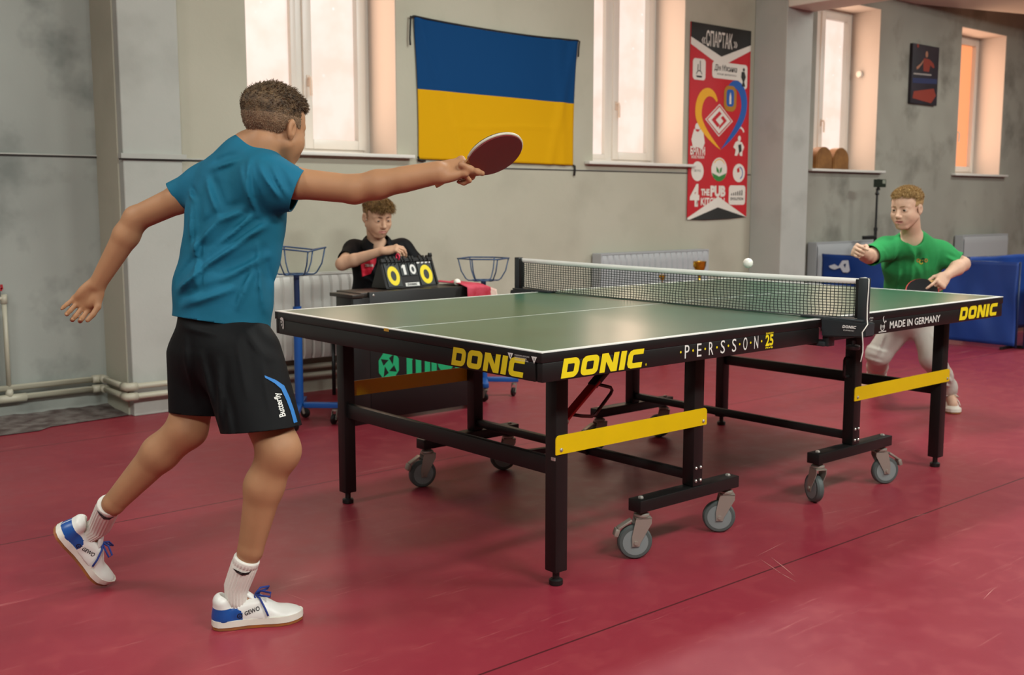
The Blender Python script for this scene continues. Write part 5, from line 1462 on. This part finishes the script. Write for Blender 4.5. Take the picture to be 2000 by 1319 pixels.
F.chain([nb, shR], [.050, .046], .04); F.chain([nb, shL], [.050, .046], .04)
F.cone(nb-np.array([.005, 0, .01]), hA.p(-.14, 0, .27), .052, .050, .03)
F.chain([shR, shR+(elR-shR)*.35, elR, elR+(wrR-elR)*.28, wrR], [.049, .042, .039, .0395, .0255], .012)
F.ec(elR+(wrR-elR)*.6, wrR, (.028, .027), (.026, .020), RT*0+UP, .02)
F.chain([shL, shL+(elL-shL)*.4, elL, elL+(wrL-elL)*.25, wrL], [.049, .041, .0365, .038, .0245], .012)
F.chain([hipR, hipR+(knR-hipR)*.5, knR], [.082, .070, .054], .015)
F.ell(knR+np.array([.008, -.006, .0]), np.eye(3), (.047, .046, .056), .03)
kA = at(523, 948, 2.97)-nrm(np.array([1, .1, 0]))*.012
F.chain([knR, kA, at(489, 1075, 2.99)], [.052, .052, .0345], .02); F.cone(at(489, 1075, 2.99), anR, .033, .021, .01)
F.chain([hipL, hipL+(knL-hipL)*.5, knL], [.080, .064, .055], .015)
F.chain([knL, at(313, 885, 3.12), at(222, 984, 3.17)], [.054, .0515, .0325], .02); F.cone(at(222, 984, 3.17), anL, .031, .021, .01)
F.cone(anR-np.array([0, 0, .02]), anR+np.array([.09, -.037, -.06]), .020, .014, .01); F.cone(anL-zL*.02, anL+xL*.09-zL*.06, .020, .014, .01)
hA.add(F)
# bat arm hand: a closed grip, forefinger laid along the rubber
bc = at(966, 301, 2.925); ba = RT*.900+UP*.436; bn = -.44*FW-.898*(-RT*.436+UP*.900)
hxR = nrm(RT*.95+UP*.22+FW*.10); dzR = nrm(-FW*.78+UP*.60)
hand(F, wrR-nrm(wrR-elR)*.008, hxR, dzR, True, .97, [(0, 0, 0), (52, 78, 60), (60, 82, 60), (66, 82, 55)], (-14, -4, -8, -14), ((.60, .50, -.62), (.80, .1, -.60), (.90, -.1, -.4)), skip=(0,))
F.chain([at(902, 322, 2.902), at(918, 331, 2.915), at(932, 336, 2.940), at(942, 339, 2.958)], [.0105, .0098, .0088, .0075], .008)
# free hand: open palm towards the camera, fingers half bent
hxL = nrm(-RT*.66-UP*.75+FW*.05)
hand(F, wrL+nrm(wrL-elL)*.004, hxL, nrm(FW*.90+RT*-.12+UP*.30), False, .92, [(38, 48, 30), (35, 46, 28), (32, 42, 26), (24, 32, 22)], (5, 2, -4, -11), ((.72, .52, -.45), (.90, .12, -.42), (.93, -.05, -.35)))
V, Q_ = F.mesh(); me = np_mesh('body', V, Q_)
hA.material_index(me); link_mesh('body', me, SK_A, PA, True)
M_hA = hair_mat('brown_hair', '#3b2c1e', '#6a5238', None); M_hAs = hair_mat('shaved_hair', '#6b5541', '#84694f', None)
hA.extras(PA, M_hA)
def sst(a, b, x): t = np.clip((x-a)/(b-a), 0, 1); return t*t*(3-2*t)
def thickA(q):
    top = sst(.66, .86, q[:, 2]-.10*(q[:, 0]))
    wave = .010*np.sin(q[:, 0]*26+3*np.sin(q[:, 1]*9))*np.sin(q[:, 1]*21+q[:, 2]*8)
    return hA.H*(.012+.034*top+wave*(.15+top))
def regionA(q):
    x, y, z = q[:, 0], np.abs(q[:, 1]), q[:, 2]
    front = np.maximum(x-.345, .775-z+.06*x)                         # crown and fringe
    side = np.maximum(np.maximum(x-.135+.25*(z-.6), .545-z-.25*(x-.05)), .0-y)
    back = np.maximum(x+.095+.0*z, .185-z+.25*np.maximum(0, y-.1))
    return np.minimum(np.minimum(front, side), back)
combA = lambda q, n: np.array(hA.f*.55*(q[2] > .72)-hA.u*.65*(q[2] < .74)+hA.f*.1)
make_hair('hair', hA, thickA, regionA, [M_hA, M_hAs], PA, .003, [dict(count=9000, length=lambda q: .013*max(.15, min(1, (q[2]-.62)/.22)), comb=combA, sel=lambda q: q[:, 2] > .64), dict(count=3800, length=lambda q: .004, comb=lambda q, n: -hA.u*.9, sel=lambda q: q[:, 2] <= .68, curl=.25, width=.0009)], 3,
          fade=lambda q: (q[:, 2]-.10*q[:, 0]+.012*np.sin(q[:, 0]*31)*np.sin(q[:, 1]*17) < .645))
# T-shirt
M_teal = mat('teal_jersey', '#196480', .75, spec=.2, color2='#11596f', nscale=6, bump=.35, bscale=16, bdist=.006)
hem = at(431, 630, 3.07)
F = Fld(*bounds([hem, shL, shR, nb, elR, elL], .16), .0055)
sc_ = 3.07/2114
F.ec(at(430, 655, 3.08), at(437, 565, 3.07), (.158, .122), (.152, .115), sideP, .03)
F.ec(at(437, 565, 3.07), at(452, 490, 3.07), (.152, .115), (.144, .108), sideT, .03)
F.ec(at(452, 490, 3.07), at(460, 425, 3.07), (.144, .108), (.146, .106), sideT, .03)
F.ec(at(460, 425, 3.07), at(474, 365, 3.06), (.146, .106), (.130, .090), sideT, .04)
F.ec(at(474, 365, 3.06), at(486, 318, 3.06), (.120, .085), (.075, .068), sideT, .05)
ctrA = at(486, 315, 3.05); axA = nrm(img(.58, -.80)+FW*.22)
F.cone(at(486, 322, 3.06), ctrA-axA*.045, .072, .063, .03)
hemR = at(583, 369, 2.965); hemL = at(344, 383, 3.17)
F.chain([nb-np.array([0, 0, .025]), shR], [.062, .066], .05); F.chain([nb-np.array([0, 0, .025]), shL], [.062, .062], .05)
F.cone(shR, hemR+nrm(hemR-shR)*.02, .067, .054, .04); F.cone(shL, hemL+nrm(hemL-shL)*.02, .060, .043, .035)
F.cone(shR-UP*.02, hemR-UP*.016, .055, .042, .03)
L_ = lambda a, b, h, w: (at(*a, 2.97), at(*b, 2.97), h, w)
foldA = ridges([L_((344, 568), (400, 524), .010, .012), L_((396, 526), (480, 470), .012, .012), L_((476, 470), (520, 440), .010, .012), L_((372, 490), (432, 430), .008, .012), L_((430, 432), (478, 412), .007, .012),
                L_((350, 552), (420, 486), .007, .010), L_((420, 490), (500, 420), .006, .010), L_((494, 318), (498, 388), .008, .010), L_((478, 330), (505, 420), .006, .012), L_((520, 330), (552, 385), .008, .010), L_((540, 330), (566, 380), .006, .009),
                L_((375, 390), (386, 560), .006, .010), L_((440, 545), (520, 500), .007, .013), L_((350, 600), (470, 560), .006, .012), L_((505, 480), (512, 610), .006, .008), L_((400, 350), (430, 420), .007, .012), L_((350, 372), (372, 392), .005, .008), L_((470, 600), (500, 520), .006, .012), L_((366, 400), (368, 480), .006, .009),
                L_((410, 330), (470, 312), .006, .010), L_((330+30, 590), (400, 570), .006, .010)], RT, 1.9)
F.cone(ctrA+axA*.022, ctrA+axA*.2, .056, .056, .006, True)
cuts = [(hem, img(-.14, .99), hem, .36), (hemR, img(.93, .36)+FW*.05, hemR, .095), (hemL, img(-.80, .58), hemL, .085)]
tsA = garment('t_shirt', F, cuts, [M_teal], PA, .003, foldA)
cl = MB(); ctr = ctrA
# ribbed collar band
axc = axA; e1 = nrm(np.cross(axc, hA.l)); e2 = np.cross(axc, e1)
cl.tube([ctr+axA*.004+(e1*math.cos(t)*.0615+e2*math.sin(t)*.0615) for t in np.linspace(0, 2*math.pi, 40, endpoint=False)], [.0055][0], 8, closed=True)
cl.done('collar', M_teal, tsA, True)
# shorts
M_shA = mat('black_shorts_fabric', '#0d0d0e', .65, spec=.12, bump=.3, bscale=18, bdist=.006)
F = Fld(*bounds([at(430, 600, 3.07), at(512, 850, 2.9), at(380, 815, 3.12)], .21), .0055)
F.ec(at(432, 600, 3.07), at(434, 690, 3.07), (.132, .104), (.147, .124), sideP, .03)
hR = at(511, 838, 2.955); hL = at(384, 808, 3.10)
F.cone(at(472, 700, 3.02), hR+nrm(hR-at(472, 700, 3.02))*.05, .114, .106, .03)
F.cone(at(402, 700, 3.12), hL+nrm(hL-at(402, 700, 3.12))*.012, .110, .076, .03)
L_ = lambda a, b, h, w: (at(*a, 2.97), at(*b, 2.97), h, w)
foldS = ridges([L_((440, 700), (445, 820), .009, .012), L_((400, 690), (425, 790), .008, .012), L_((470, 650), (500, 760), .006, .012), L_((360, 660), (372, 790), .006, .012), L_((520, 700), (548, 800), .006, .01), L_((350, 640), (430, 650), .005, .01), L_((480, 640), (530, 700), .006, .01), L_((455, 760), (470, 840), .006, .01)], RT)
shA = garment('shorts', F, [(hR, img(.18, .98), hR, .17) if False else (hR, nrm(img(.10, 1.0)), hR, .19), (hL, nrm(img(-.08, 1.0)), at(370, 812, 3.10), .118)], [M_shA], PA, .003, foldS)
wl = me_world(shA)
M_trim = mat('blue_trim', '#1b6fb5', .6)
sq = frame(Vector(at(500, 780, 2.6)), RT, UP)
def pxq(u, v, d=2.6): return ((u-500)*d/2114, -(v-780)*d/2114)
def decal(polys, target, m, name, parent, d, u0, v0, off=.002):
    q = frame(Vector(at(u0, v0, d)), RT, UP); k = d/2114
    ms = shape_mesh([[((u-u0)*k, -(v-v0)*k) for u, v in pl_] for pl_ in polys], q)
    project_mesh(ms, target, FW+(RT*(u0-1000)-UP*(v0-659.5))/2114, off, .3)
    return join_meshes(name, [ms], m, parent)
decal([[(513, 728), (538, 738), (556, 750), (568, 776), (578, 805), (585, 830), (577, 832), (570, 806), (560, 780), (549, 757), (535, 745), (514, 733)]], wl, M_trim, 'piping', shA, 2.6, 550, 780)
tq = frame(Vector(at(559, 815, 2.6)), img(-.27, -.963), img(-.963, .27))
tm = text_mesh('Butterfly', .0165, tq, width=.066, bold=.02)
project_mesh(tm, wl, FW+(RT*-450-UP*130)/2114, .002, .3)
join_meshes('lettering', [tm], M_wprint, shA)
# socks and shoes
M_sock = mat('white_sock', '#d8d2c8', .9, bump=.4, bscale=300)
M_shu = mat('white_shoe', '#dcd9d2', .4, noise=.05, nscale=10); M_shb = mat('blue_heel', '#14498f', .35); M_mid = mat('white_midsole', '#d9d3c6', .5); M_gum = mat('gum_sole', '#a35f22', .55, color2='#6a4a3a', nscale=9); M_lace = mat('blue_lace', '#18327f', .7)
MA_ = [M_shu, M_shb, M_mid, M_gum, M_lace]
shMR = Matrix(((fR[0], -fR[1], 0, cR[0]), (fR[1], fR[0], 0, cR[1]), (0, 0, 1, .001), (0, 0, 0, 1)))
shoe(PA, shMR, .250, True, MA_, True, 'GEWO')
sock(PA, at(483, 1090, 2.99), Vector(anR)+Vector((0, 0, .01)), .0365, .034, Vector(anR)+Vector((0, 0, -.05)), M_sock, (.50, img(1, .16), img(.16, -1)), FW)
shML = Matrix(((xL[0], yL[0], zL[0], cL[0]), (xL[1], yL[1], zL[1], cL[1]), (xL[2], yL[2], zL[2], cL[2]), (0, 0, 0, 1)))
shoe(PA, shML, .250, False, MA_, True, 'GEWO', toe_up=.25)
sock(PA, at(214, 985, 3.17), Vector(anL)+Vector(zL)*.01, .0345, .033, Vector(anL)-Vector(zL)*.05, M_sock, (.55, img(.95, .45), img(.4, -1)), FW)
racket(bc, ba, bn, M_rubR, M_rubB, 'bat with dark red rubber held out by the boy in teal')

# =================================================================== the boy keeping score
PB = empty('person', (.07, 2.45, 0), 'boy in a black and red shirt sitting at the desk and turning the scoreboard', 'person')
hB = Head(at(737, 423, 6.20), (-.10, -.93, -.30), (-.05, -.20, 1), .226)
nbB = at(736, 487, 6.30); shRB = at(692, 490, 6.32); shLB = at(785, 488, 6.34)
elRB = at(668, 516, 6.12); wrRB = at(748, 490, 6.05)
elLB = at(822, 522, 6.30); wrLB = at(812, 517, 6.15)
pelB = np.array([.17, 2.56, .49]); waiB = at(735, 560, 6.36); cheB = at(737, 520, 6.33)
knB = [np.array([.05, 2.24, .50]), np.array([.29, 2.24, .50])]; anB = [np.array([.05, 2.28, .085]), np.array([.29, 2.30, .085])]
F = Fld(*bounds([hB.c, elRB, elLB, pelB, *knB, *anB, wrRB, at(800, 480, 6.0)], .15), .0031)
sB = np.array([-1., .05, 0])
F.ec(pelB, waiB, (.115, .09), (.11, .08), sB, .05); F.ec(waiB, cheB, (.11, .08), (.125, .085), sB, .05); F.ec(cheB, nbB, (.12, .08), (.06, .055), sB, .05)
F.chain([nbB, shRB], [.045, .043], .04); F.chain([nbB, shLB], [.045, .043], .04)
F.cone(nbB-np.array([0, 0, .02]), hB.p(-.12, 0, .26), .050, .048, .03)
F.chain([shRB, elRB, elRB+(wrRB-elRB)*.3, wrRB], [.046, .036, .036, .0225], .012)
F.chain([shLB, elLB, wrLB], [.046, .036, .023], .012)
for i in (0, 1):
    hp = pelB+np.array([-.06 if i == 0 else .06, 0, 0])
    F.chain([hp, knB[i], anB[i]], [.075, .05, .034], .04); F.cone(anB[i], anB[i]+np.array([0, -.13, -.05]), .035, .028, .02)
hB.add(F, 0., .010)
hand(F, wrRB, nrm(RT*.95+UP*.16-FW*.05), nrm(UP*.80-FW*.55-RT*.1), True, .94, [(30, 36, 22), (34, 38, 25), (38, 40, 25), (42, 42, 25)], (4, 1, -3, -8), ((.62, .55, -.55), (.75, .1, -.7), (.8, -.1, -.6)))
hand(F, wrLB, nrm(-RT*.55+UP*.25-FW*.6), nrm(UP*.9+RT*.2), False, .88, [(35, 55, 35), (38, 55, 35), (40, 55, 35), (42, 55, 35)])
V, Q_ = F.mesh(); me = np_mesh('body', V, Q_); hB.material_index(me); link_mesh('body', me, SK_B, PB, True)
M_hB = hair_mat('light_brown_hair', '#5f4426', '#9a7747', None); M_hBs = hair_mat('short_brown_hair', '#755a40', '#86694b', None)
hB.extras(PB, mat('dark_brow_hair', '#4a3422', .7), (0, -.40), .010)
def thickB(q):
    top = sst(.66, .88, q[:, 2]-.05*q[:, 0])
    return hB.H*(.012+.036*top+.010*np.sin(q[:, 1]*24+q[:, 0]*6)*top)
def regionB(q):
    x, y, z = q[:, 0], np.abs(q[:, 1]), q[:, 2]
    front = np.maximum(x-.46, .725-z+.16*np.maximum(0, x-.1)+.03*np.sin(q[:, 1]*20))
    side = np.maximum(x-.10+.2*(z-.6), .545-z-.2*(x-.05)); back = np.maximum(x+.10, .22-z)
    return np.minimum(np.minimum(front, side), back)
combB = lambda q, n: np.array(hB.f*.75-hB.u*.30+hB.l*(.25 if q[1] > .02 else -.25))
make_hair('hair', hB, thickB, regionB, [M_hB, M_hBs], PB, .0034, [dict(count=5500, length=lambda q: .026 if q[0] > .15 else .011, comb=combB, sel=lambda q: q[:, 2] > .70, width=.0011, curl=.16)], 11, fade=lambda q: q[:, 2]-.05*q[:, 0] < .62)
M_blk = mat('black_polo', '#111113', .7, spec=.12, bump=.3, bscale=18, bdist=.005)
M_redp = mat('red_panel', '#c8102e', .7)
hemRB = at(680, 500, 6.0); hemRB = shRB+(elRB-shRB)*.66; hemLB = shLB+(elLB-shLB)*.8
F = Fld(*bounds([pelB, shRB, shLB, nbB, elRB, elLB], .15), .0055)
F.ec(pelB-np.array([0, 0, .05]), waiB, (.145, .115), (.138, .105), sB, .03); F.ec(waiB, cheB, (.138, .105), (.145, .105), sB, .03); F.ec(cheB, at(736, 494, 6.31), (.140, .10), (.085, .07), sB, .05)
ctrB = at(736, 482, 6.28); axB = nrm(UP*.93-FW*.30)
F.cone(at(736, 494, 6.31), ctrB-axB*.045, .068, .062, .03)
F.chain([nbB-np.array([0, 0, .02]), shRB, hemRB+nrm(elRB-shRB)*.02], [.058, .060, .050], .04); F.chain([nbB-np.array([0, 0, .02]), shLB, hemLB+nrm(elLB-shLB)*.02], [.058, .060, .050], .04)
foldB = ridges([(at(700, 490, 6.2), at(712, 560, 6.2), .008, .012), (at(720, 500, 6.2), at(735, 580, 6), .008, .012), (at(680, 480, 6), at(700, 520, 6), .007, .01), (at(770, 480, 6), at(790, 520, 6), .007, .01), (at(690, 540, 6), at(740, 570, 6), .007, .012)], RT)
F.cone(ctrB+axB*.022, ctrB+axB*.2, .054, .054, .006, True); F.cone(ctrB-FW*.07-UP*.0, ctrB-FW*.10-UP*.055, .040, .012, .006, True)
tsB = garment('polo_shirt', F, [(pelB+np.array([0, 0, -.03]), (0, 0, -1), pelB, .3), (hemRB, elRB-shRB, hemRB, .11), (hemLB, elLB-shLB, hemLB, .10)], [M_blk], PB, .003, foldB)
wb_ = me_world(tsB)
decal([[(709, 484), (716, 480), (722, 496), (736, 500), (735, 514), (724, 536), (707, 542), (704, 516)]], wb_, M_redp, 'red_panel', tsB, 5.95, 720, 510)
tm = text_mesh('TIBHAR', .014, frame(Vector(at(712, 521, 5.95)), RT, UP), width=.052, bold=.05); project_mesh(tm, wb_, FW+(RT*-280-UP*-140)/2114, .004, .4); join_meshes('lettering', [tm], M_wprint, tsB)
# turned collar with open neck
cv = MB(); fB = nrm(np.array([-.25, -.95, 0])-axB*(np.array([-.25, -.95, 0])@axB)); lB = np.cross(axB, fB)
def colB(u, v):
    t = math.radians(32+(328-32)*u); d = fB*math.cos(t)+lB*math.sin(t); fr = max(0, math.cos(t))
    top = ctrB+d*(.064+.012*fr)+axB*(.062-.040*fr*fr); low = ctrB+d*(.096+.020*fr)+axB*(.000-.050*fr*fr)
    mid = (top+low)/2+d*.008
    return Vector((1-v)**2*top+2*v*(1-v)*(mid*2-(top+low)/2)*1+v*v*low) if True else None
cv.grid(colB, 36, 6)
co_ = cv.done('collar', M_blk, tsB, True); co_.modifiers.new('thick', 'SOLIDIFY').thickness = .004
F = Fld(*bounds([pelB, *knB, *anB], .14), .007)
for i in (0, 1):
    hp = pelB+np.array([-.06 if i == 0 else .06, 0, 0]); F.chain([hp, knB[i], anB[i]+np.array([0, 0, -.0])], [.095, .068, .050], .04)
F.ec(pelB-np.array([0, 0, .03]), pelB+np.array([0, 0, .06]), (.135, .11), (.13, .11), sB, .03)
garment('trousers', F, [(a+np.array([0, 0, .0]), (0, 0, -1), a, .09) for a in anB], [M_shA], PB, .003)
for i in (0, 1):
    c = anB[i]+np.array([0, -.06, 0]); shoe(PB, Matrix(((0, 1, 0, c[0]), (-1, 0, 0, c[1]), (0, 0, 1, .001), (0, 0, 0, 1))), .235, i == 0, [M_shu, M_shu, M_mid, M_gum, M_lace], False)
ST = empty('stool', (.17, 2.58, 0), 'black stool under the boy keeping score behind the desk', 'stool')
MB().box((.03, 2.43, .340), (.31, 2.73, .366), .008).done('seat', M_black, ST, 40)
for x in (.06, .28):
    for y in (2.45, 2.71): MB().tube([(x, y, 0), (x, y, .339)], .012, 10).done('leg', M_black, ST, True)

# =================================================================== the boy in green, far end
PC_ = empty('person', (2.45, .1, 0), 'boy in green T-shirt and pale sweatpants crouching at the far table end', 'person')
hC = Head(at(1771, 407, 5.62), (-.985, .02, -.14), (-.12, .0, 1), .210)
nbC = at(1781, 468, 5.74); shRC = at(1730, 486, 5.72); shLC = at(1836, 494, 5.78)
elRC = at(1697, 501, 5.62); wrRC = at(1681, 493, 5.44)
elLC = at(1880, 516, 5.74); wrLC = at(1848, 539, 5.56)
pelC = at(1786, 612, 6.02); waiC = at(1784, 560, 5.93); cheC = at(1781, 510, 5.82)
hpC = [at(1768, 622, 6.05), at(1808, 624, 6.02)]; knC = [at(1716, 692, 6.10), at(1822, 700, 5.92)]; anC = [at(1704, 752, 6.55), at(1849, 776, 5.95)]
anC[1] = ground(1851, 800)+np.array([.03, .01, .092]); anC[0] = ground(1705, 766)+np.array([.03, 0, .085])
dfoot = [nrm(np.array([-.62, .05, 0])), nrm(np.array([-.80, -.60, 0]))]
sC = nrm(shRC-shLC)
F = Fld(*bounds([hC.c, elRC, elLC, pelC, *knC, *anC, wrRC, wrLC, at(1650, 490, 5.36), at(1815, 560, 5.45)], .15), .0034)
F.ec(pelC, waiC, (.118, .095), (.112, .085), sC, .05); F.ec(waiC, cheC, (.112, .085), (.125, .088), sC, .05); F.ec(cheC, nbC, (.12, .08), (.06, .055), sC, .05)
F.chain([nbC-np.array([0, 0, .012]), shRC], [.042, .040], .04); F.chain([nbC-np.array([0, 0, .012]), shLC], [.042, .040], .04)
F.cone(nbC-np.array([0, 0, .01]), hC.p(-.14, 0, .25), .050, .048, .03)
F.chain([shRC, elRC, elRC+(wrRC-elRC)*.4, wrRC], [.046, .037, .036, .0235], .012)
F.chain([shLC, elLC, elLC+(wrLC-elLC)*.35, wrLC], [.046, .038, .038, .0235], .012)
for i in (0, 1):
    F.chain([hpC[i], knC[i], knC[i]+(anC[i]-knC[i])*.35, anC[i]], [.078, .052, .05, .033], .04)
for i in (0, 1): F.cone(anC[i], anC[i]+dfoot[i]*.12-np.array([0, 0, .045]), .034, .026, .02)
hC.add(F, .010)
hand(F, wrRC, nrm(-FW*.75-RT*.62+UP*.10), nrm(-RT*.65+FW*.55+UP*.45), True, .90, [(68, 75, 50), (70, 78, 50), (72, 78, 50), (70, 75, 50)], (4, 1, -2, -5), ((.60, .5, -.60), (.75, -.1, -.65), (.6, -.5, -.6)))
bcC = at(1801, 569, 5.53); baC = nrm(-RT*.84-UP*.50-FW*.22); bnC = nrm(-FW*.82+UP*.45-RT*.3)
hand(F, wrLC, nrm(-RT*.62-UP*.62-FW*.48), nrm(-FW*.75+UP*.45+RT*.45), False, .90, [(22, 22, 12), (60, 70, 45), (66, 75, 50), (70, 75, 50)], (6, 2, -3, -6), ((.60, .5, -.6), (.8, .1, -.6), (.85, -.1, -.5)))
V, Q_ = F.mesh(); me = np_mesh('body', V, Q_); hC.material_index(me); link_mesh('body', me, SK_C, PC_, True)
M_hC = hair_mat('blond_hair', '#9a7b4d', '#b3925f', None); M_hCs = hair_mat('cropped_blond_hair', '#a58760', '#93734c', None)
M_brow = mat('brow_hair', '#8a6a48', .7)
hC.extras(PC_, M_brow, (-.05, -.05))
def thickC(q):
    top = sst(.66, .88, q[:, 2]); return hC.H*(.010+.026*top+.006*np.sin(q[:, 1]*26+q[:, 0]*14)*top)
def regionC(q):
    x, y, z = q[:, 0], np.abs(q[:, 1]), q[:, 2]
    front = np.maximum(x-.40, .795-z+.08*np.maximum(0, x)+.02*np.sin(q[:, 1]*16))
    side = np.maximum(x-.13+.2*(z-.6), .56-z-.2*(x-.05)); back = np.maximum(x+.10, .20-z)
    return np.minimum(np.minimum(front, side), back)
make_hair('hair', hC, thickC, regionC, [M_hC, M_hCs], PC_, .0034, [dict(count=5500, length=lambda q: .014, comb=lambda q, n: np.array(hC.f*.55-hC.u*.1), sel=lambda q: q[:, 2] > .70, width=.0009, curl=.2)], 21, fade=lambda q: q[:, 2] < .62)
M_grn = mat('green_jersey', '#2f9250', .75, spec=.2, color2='#298348', nscale=6, bump=.35, bscale=16, bdist=.006)
hemRC = shRC+(elRC-shRC)*.88; hemLC = shLC+(elLC-shLC)*.80
F = Fld(*bounds([pelC, shRC, shLC, nbC, elRC, elLC], .17), .0055)
F.ec(pelC-np.array([0, 0, .07]), waiC, (.160, .130), (.152, .118), sC, .03); F.ec(waiC, cheC, (.152, .118), (.150, .110), sC, .03); F.ec(cheC, at(1781, 478, 5.76), (.148, .105), (.090, .075), sC, .05)
ctrC = at(1781, 465, 5.68); axC = nrm(UP*.84-FW*.54)
F.cone(at(1781, 476, 5.76), ctrC-axC*.045, .076, .068, .03)
F.chain([nbC-np.array([0, 0, .03]), shRC], [.054, .058], .05); F.cone(shRC, hemRC+nrm(elRC-shRC)*.02, .058, .056, .04)
F.chain([nbC-np.array([0, 0, .03]), shLC], [.054, .058], .05); F.cone(shLC, hemLC+nrm(elLC-shLC)*.02, .058, .054, .04)
L_ = lambda a, b, h, w: (at(*a, 5.8), at(*b, 5.8), h, w)
foldC = ridges([L_((1765, 480), (1775, 570), .009, .013), L_((1745, 500), (1752, 580), .008, .012), L_((1790, 490), (1800, 540), .005, .012), L_((1820, 490), (1812, 570), .009, .012), L_((1835, 500), (1855, 510), .007, .01), L_((1735, 480), (1730, 520), .007, .01), L_((1750, 470), (1790, 540), .007, .014), L_((1700, 480), (1712, 502), .006, .009), L_((1850, 480), (1868, 505), .006, .009)], RT)
F.cone(ctrC+axC*.026, ctrC+axC*.2, .066, .066, .006, True)
cutsC = [(pelC-np.array([0, 0, .03]), (0, 0, -1), pelC, .3), (hemRC, nrm(elRC-shRC), hemRC, .13), (hemLC, nrm(elLC-shLC), hemLC, .12)]
tsC = garment('t_shirt', F, cutsC, [M_grn], PC_, .003, foldC)
wc_ = me_world(tsC)
M_dk = mat('dark_green_print', '#16351f', .6); M_or = mat('orange_print', '#b0702a', .6); M_yl = mat('gold_print', '#b7a62c', .6)
for i, (u, v, r, m_) in enumerate(((1793, 509, 3.4, M_or), (1799, 512, 4.2, M_yl), (1803, 508, 4, M_dk), (1809, 509, 3.4, M_or))):
    decal([circ(u, v, r, r*1.15, 18), circ(u, v, r*.55, r*.65, 14)], wc_, m_, 'ring_print', tsC, 5.5, 1800, 510, .0015+.0006*i)
M_swt = mat('pale_grey_jersey', '#b9b2a8', .85, bump=.4, bscale=16, bdist=.007)
F = Fld(*bounds([pelC, *knC, *anC], .15), .006)
F.ec(pelC-np.array([0, 0, .02]), pelC+np.array([0, 0, .05]), (.140, .115), (.135, .11), sC, .04)
for i in (0, 1):
    F.chain([hpC[i], knC[i], knC[i]+(anC[i]-knC[i])*.5, knC[i]+(anC[i]-knC[i])*.84, anC[i]+(knC[i]-anC[i])*.06, anC[i]-(knC[i]-anC[i])*.03], [.090, .066, .056, .052, .038, .038], .03)
L_ = lambda a, b, h, w: (at(*a, 6.0), at(*b, 6.0), h, w)
foldP = ridges([L_((1700, 680), (1735, 690), .004, .01), L_((1700, 704), (1730, 712), .004, .01), L_((1805, 650), (1830, 690), .008, .01), L_((1838, 730), (1858, 745), .008, .009), L_((1836, 745), (1858, 758), .008, .008), L_((1730, 650), (1715, 700), .008, .012)], RT)
garment('sweatpants', F, [(anC[i]+(knC[i]-anC[i])*.04, nrm(anC[i]-knC[i]), anC[i], .10) for i in (0, 1)], [M_swt], PC_, .003, foldP)
M_shC = mat('white_sneaker', '#cfc8ba', .5)
for i in (0, 1):
    c = anC[i]+dfoot[i]*.055; d = dfoot[i]
    zz = .001
    shoe(PC_, Matrix(((d[0], -d[1], 0, c[0]), (d[1], d[0], 0, c[1]), (0, 0, 1, zz), (0, 0, 0, 1))), .243, i == 0, [M_shC, M_shC, M_mid, M_gum, M_shC], True)
racket(bcC, baC, bnC, M_rubB, M_rubR2, 'bat with black rubber held by the boy in green', M_rubR2)
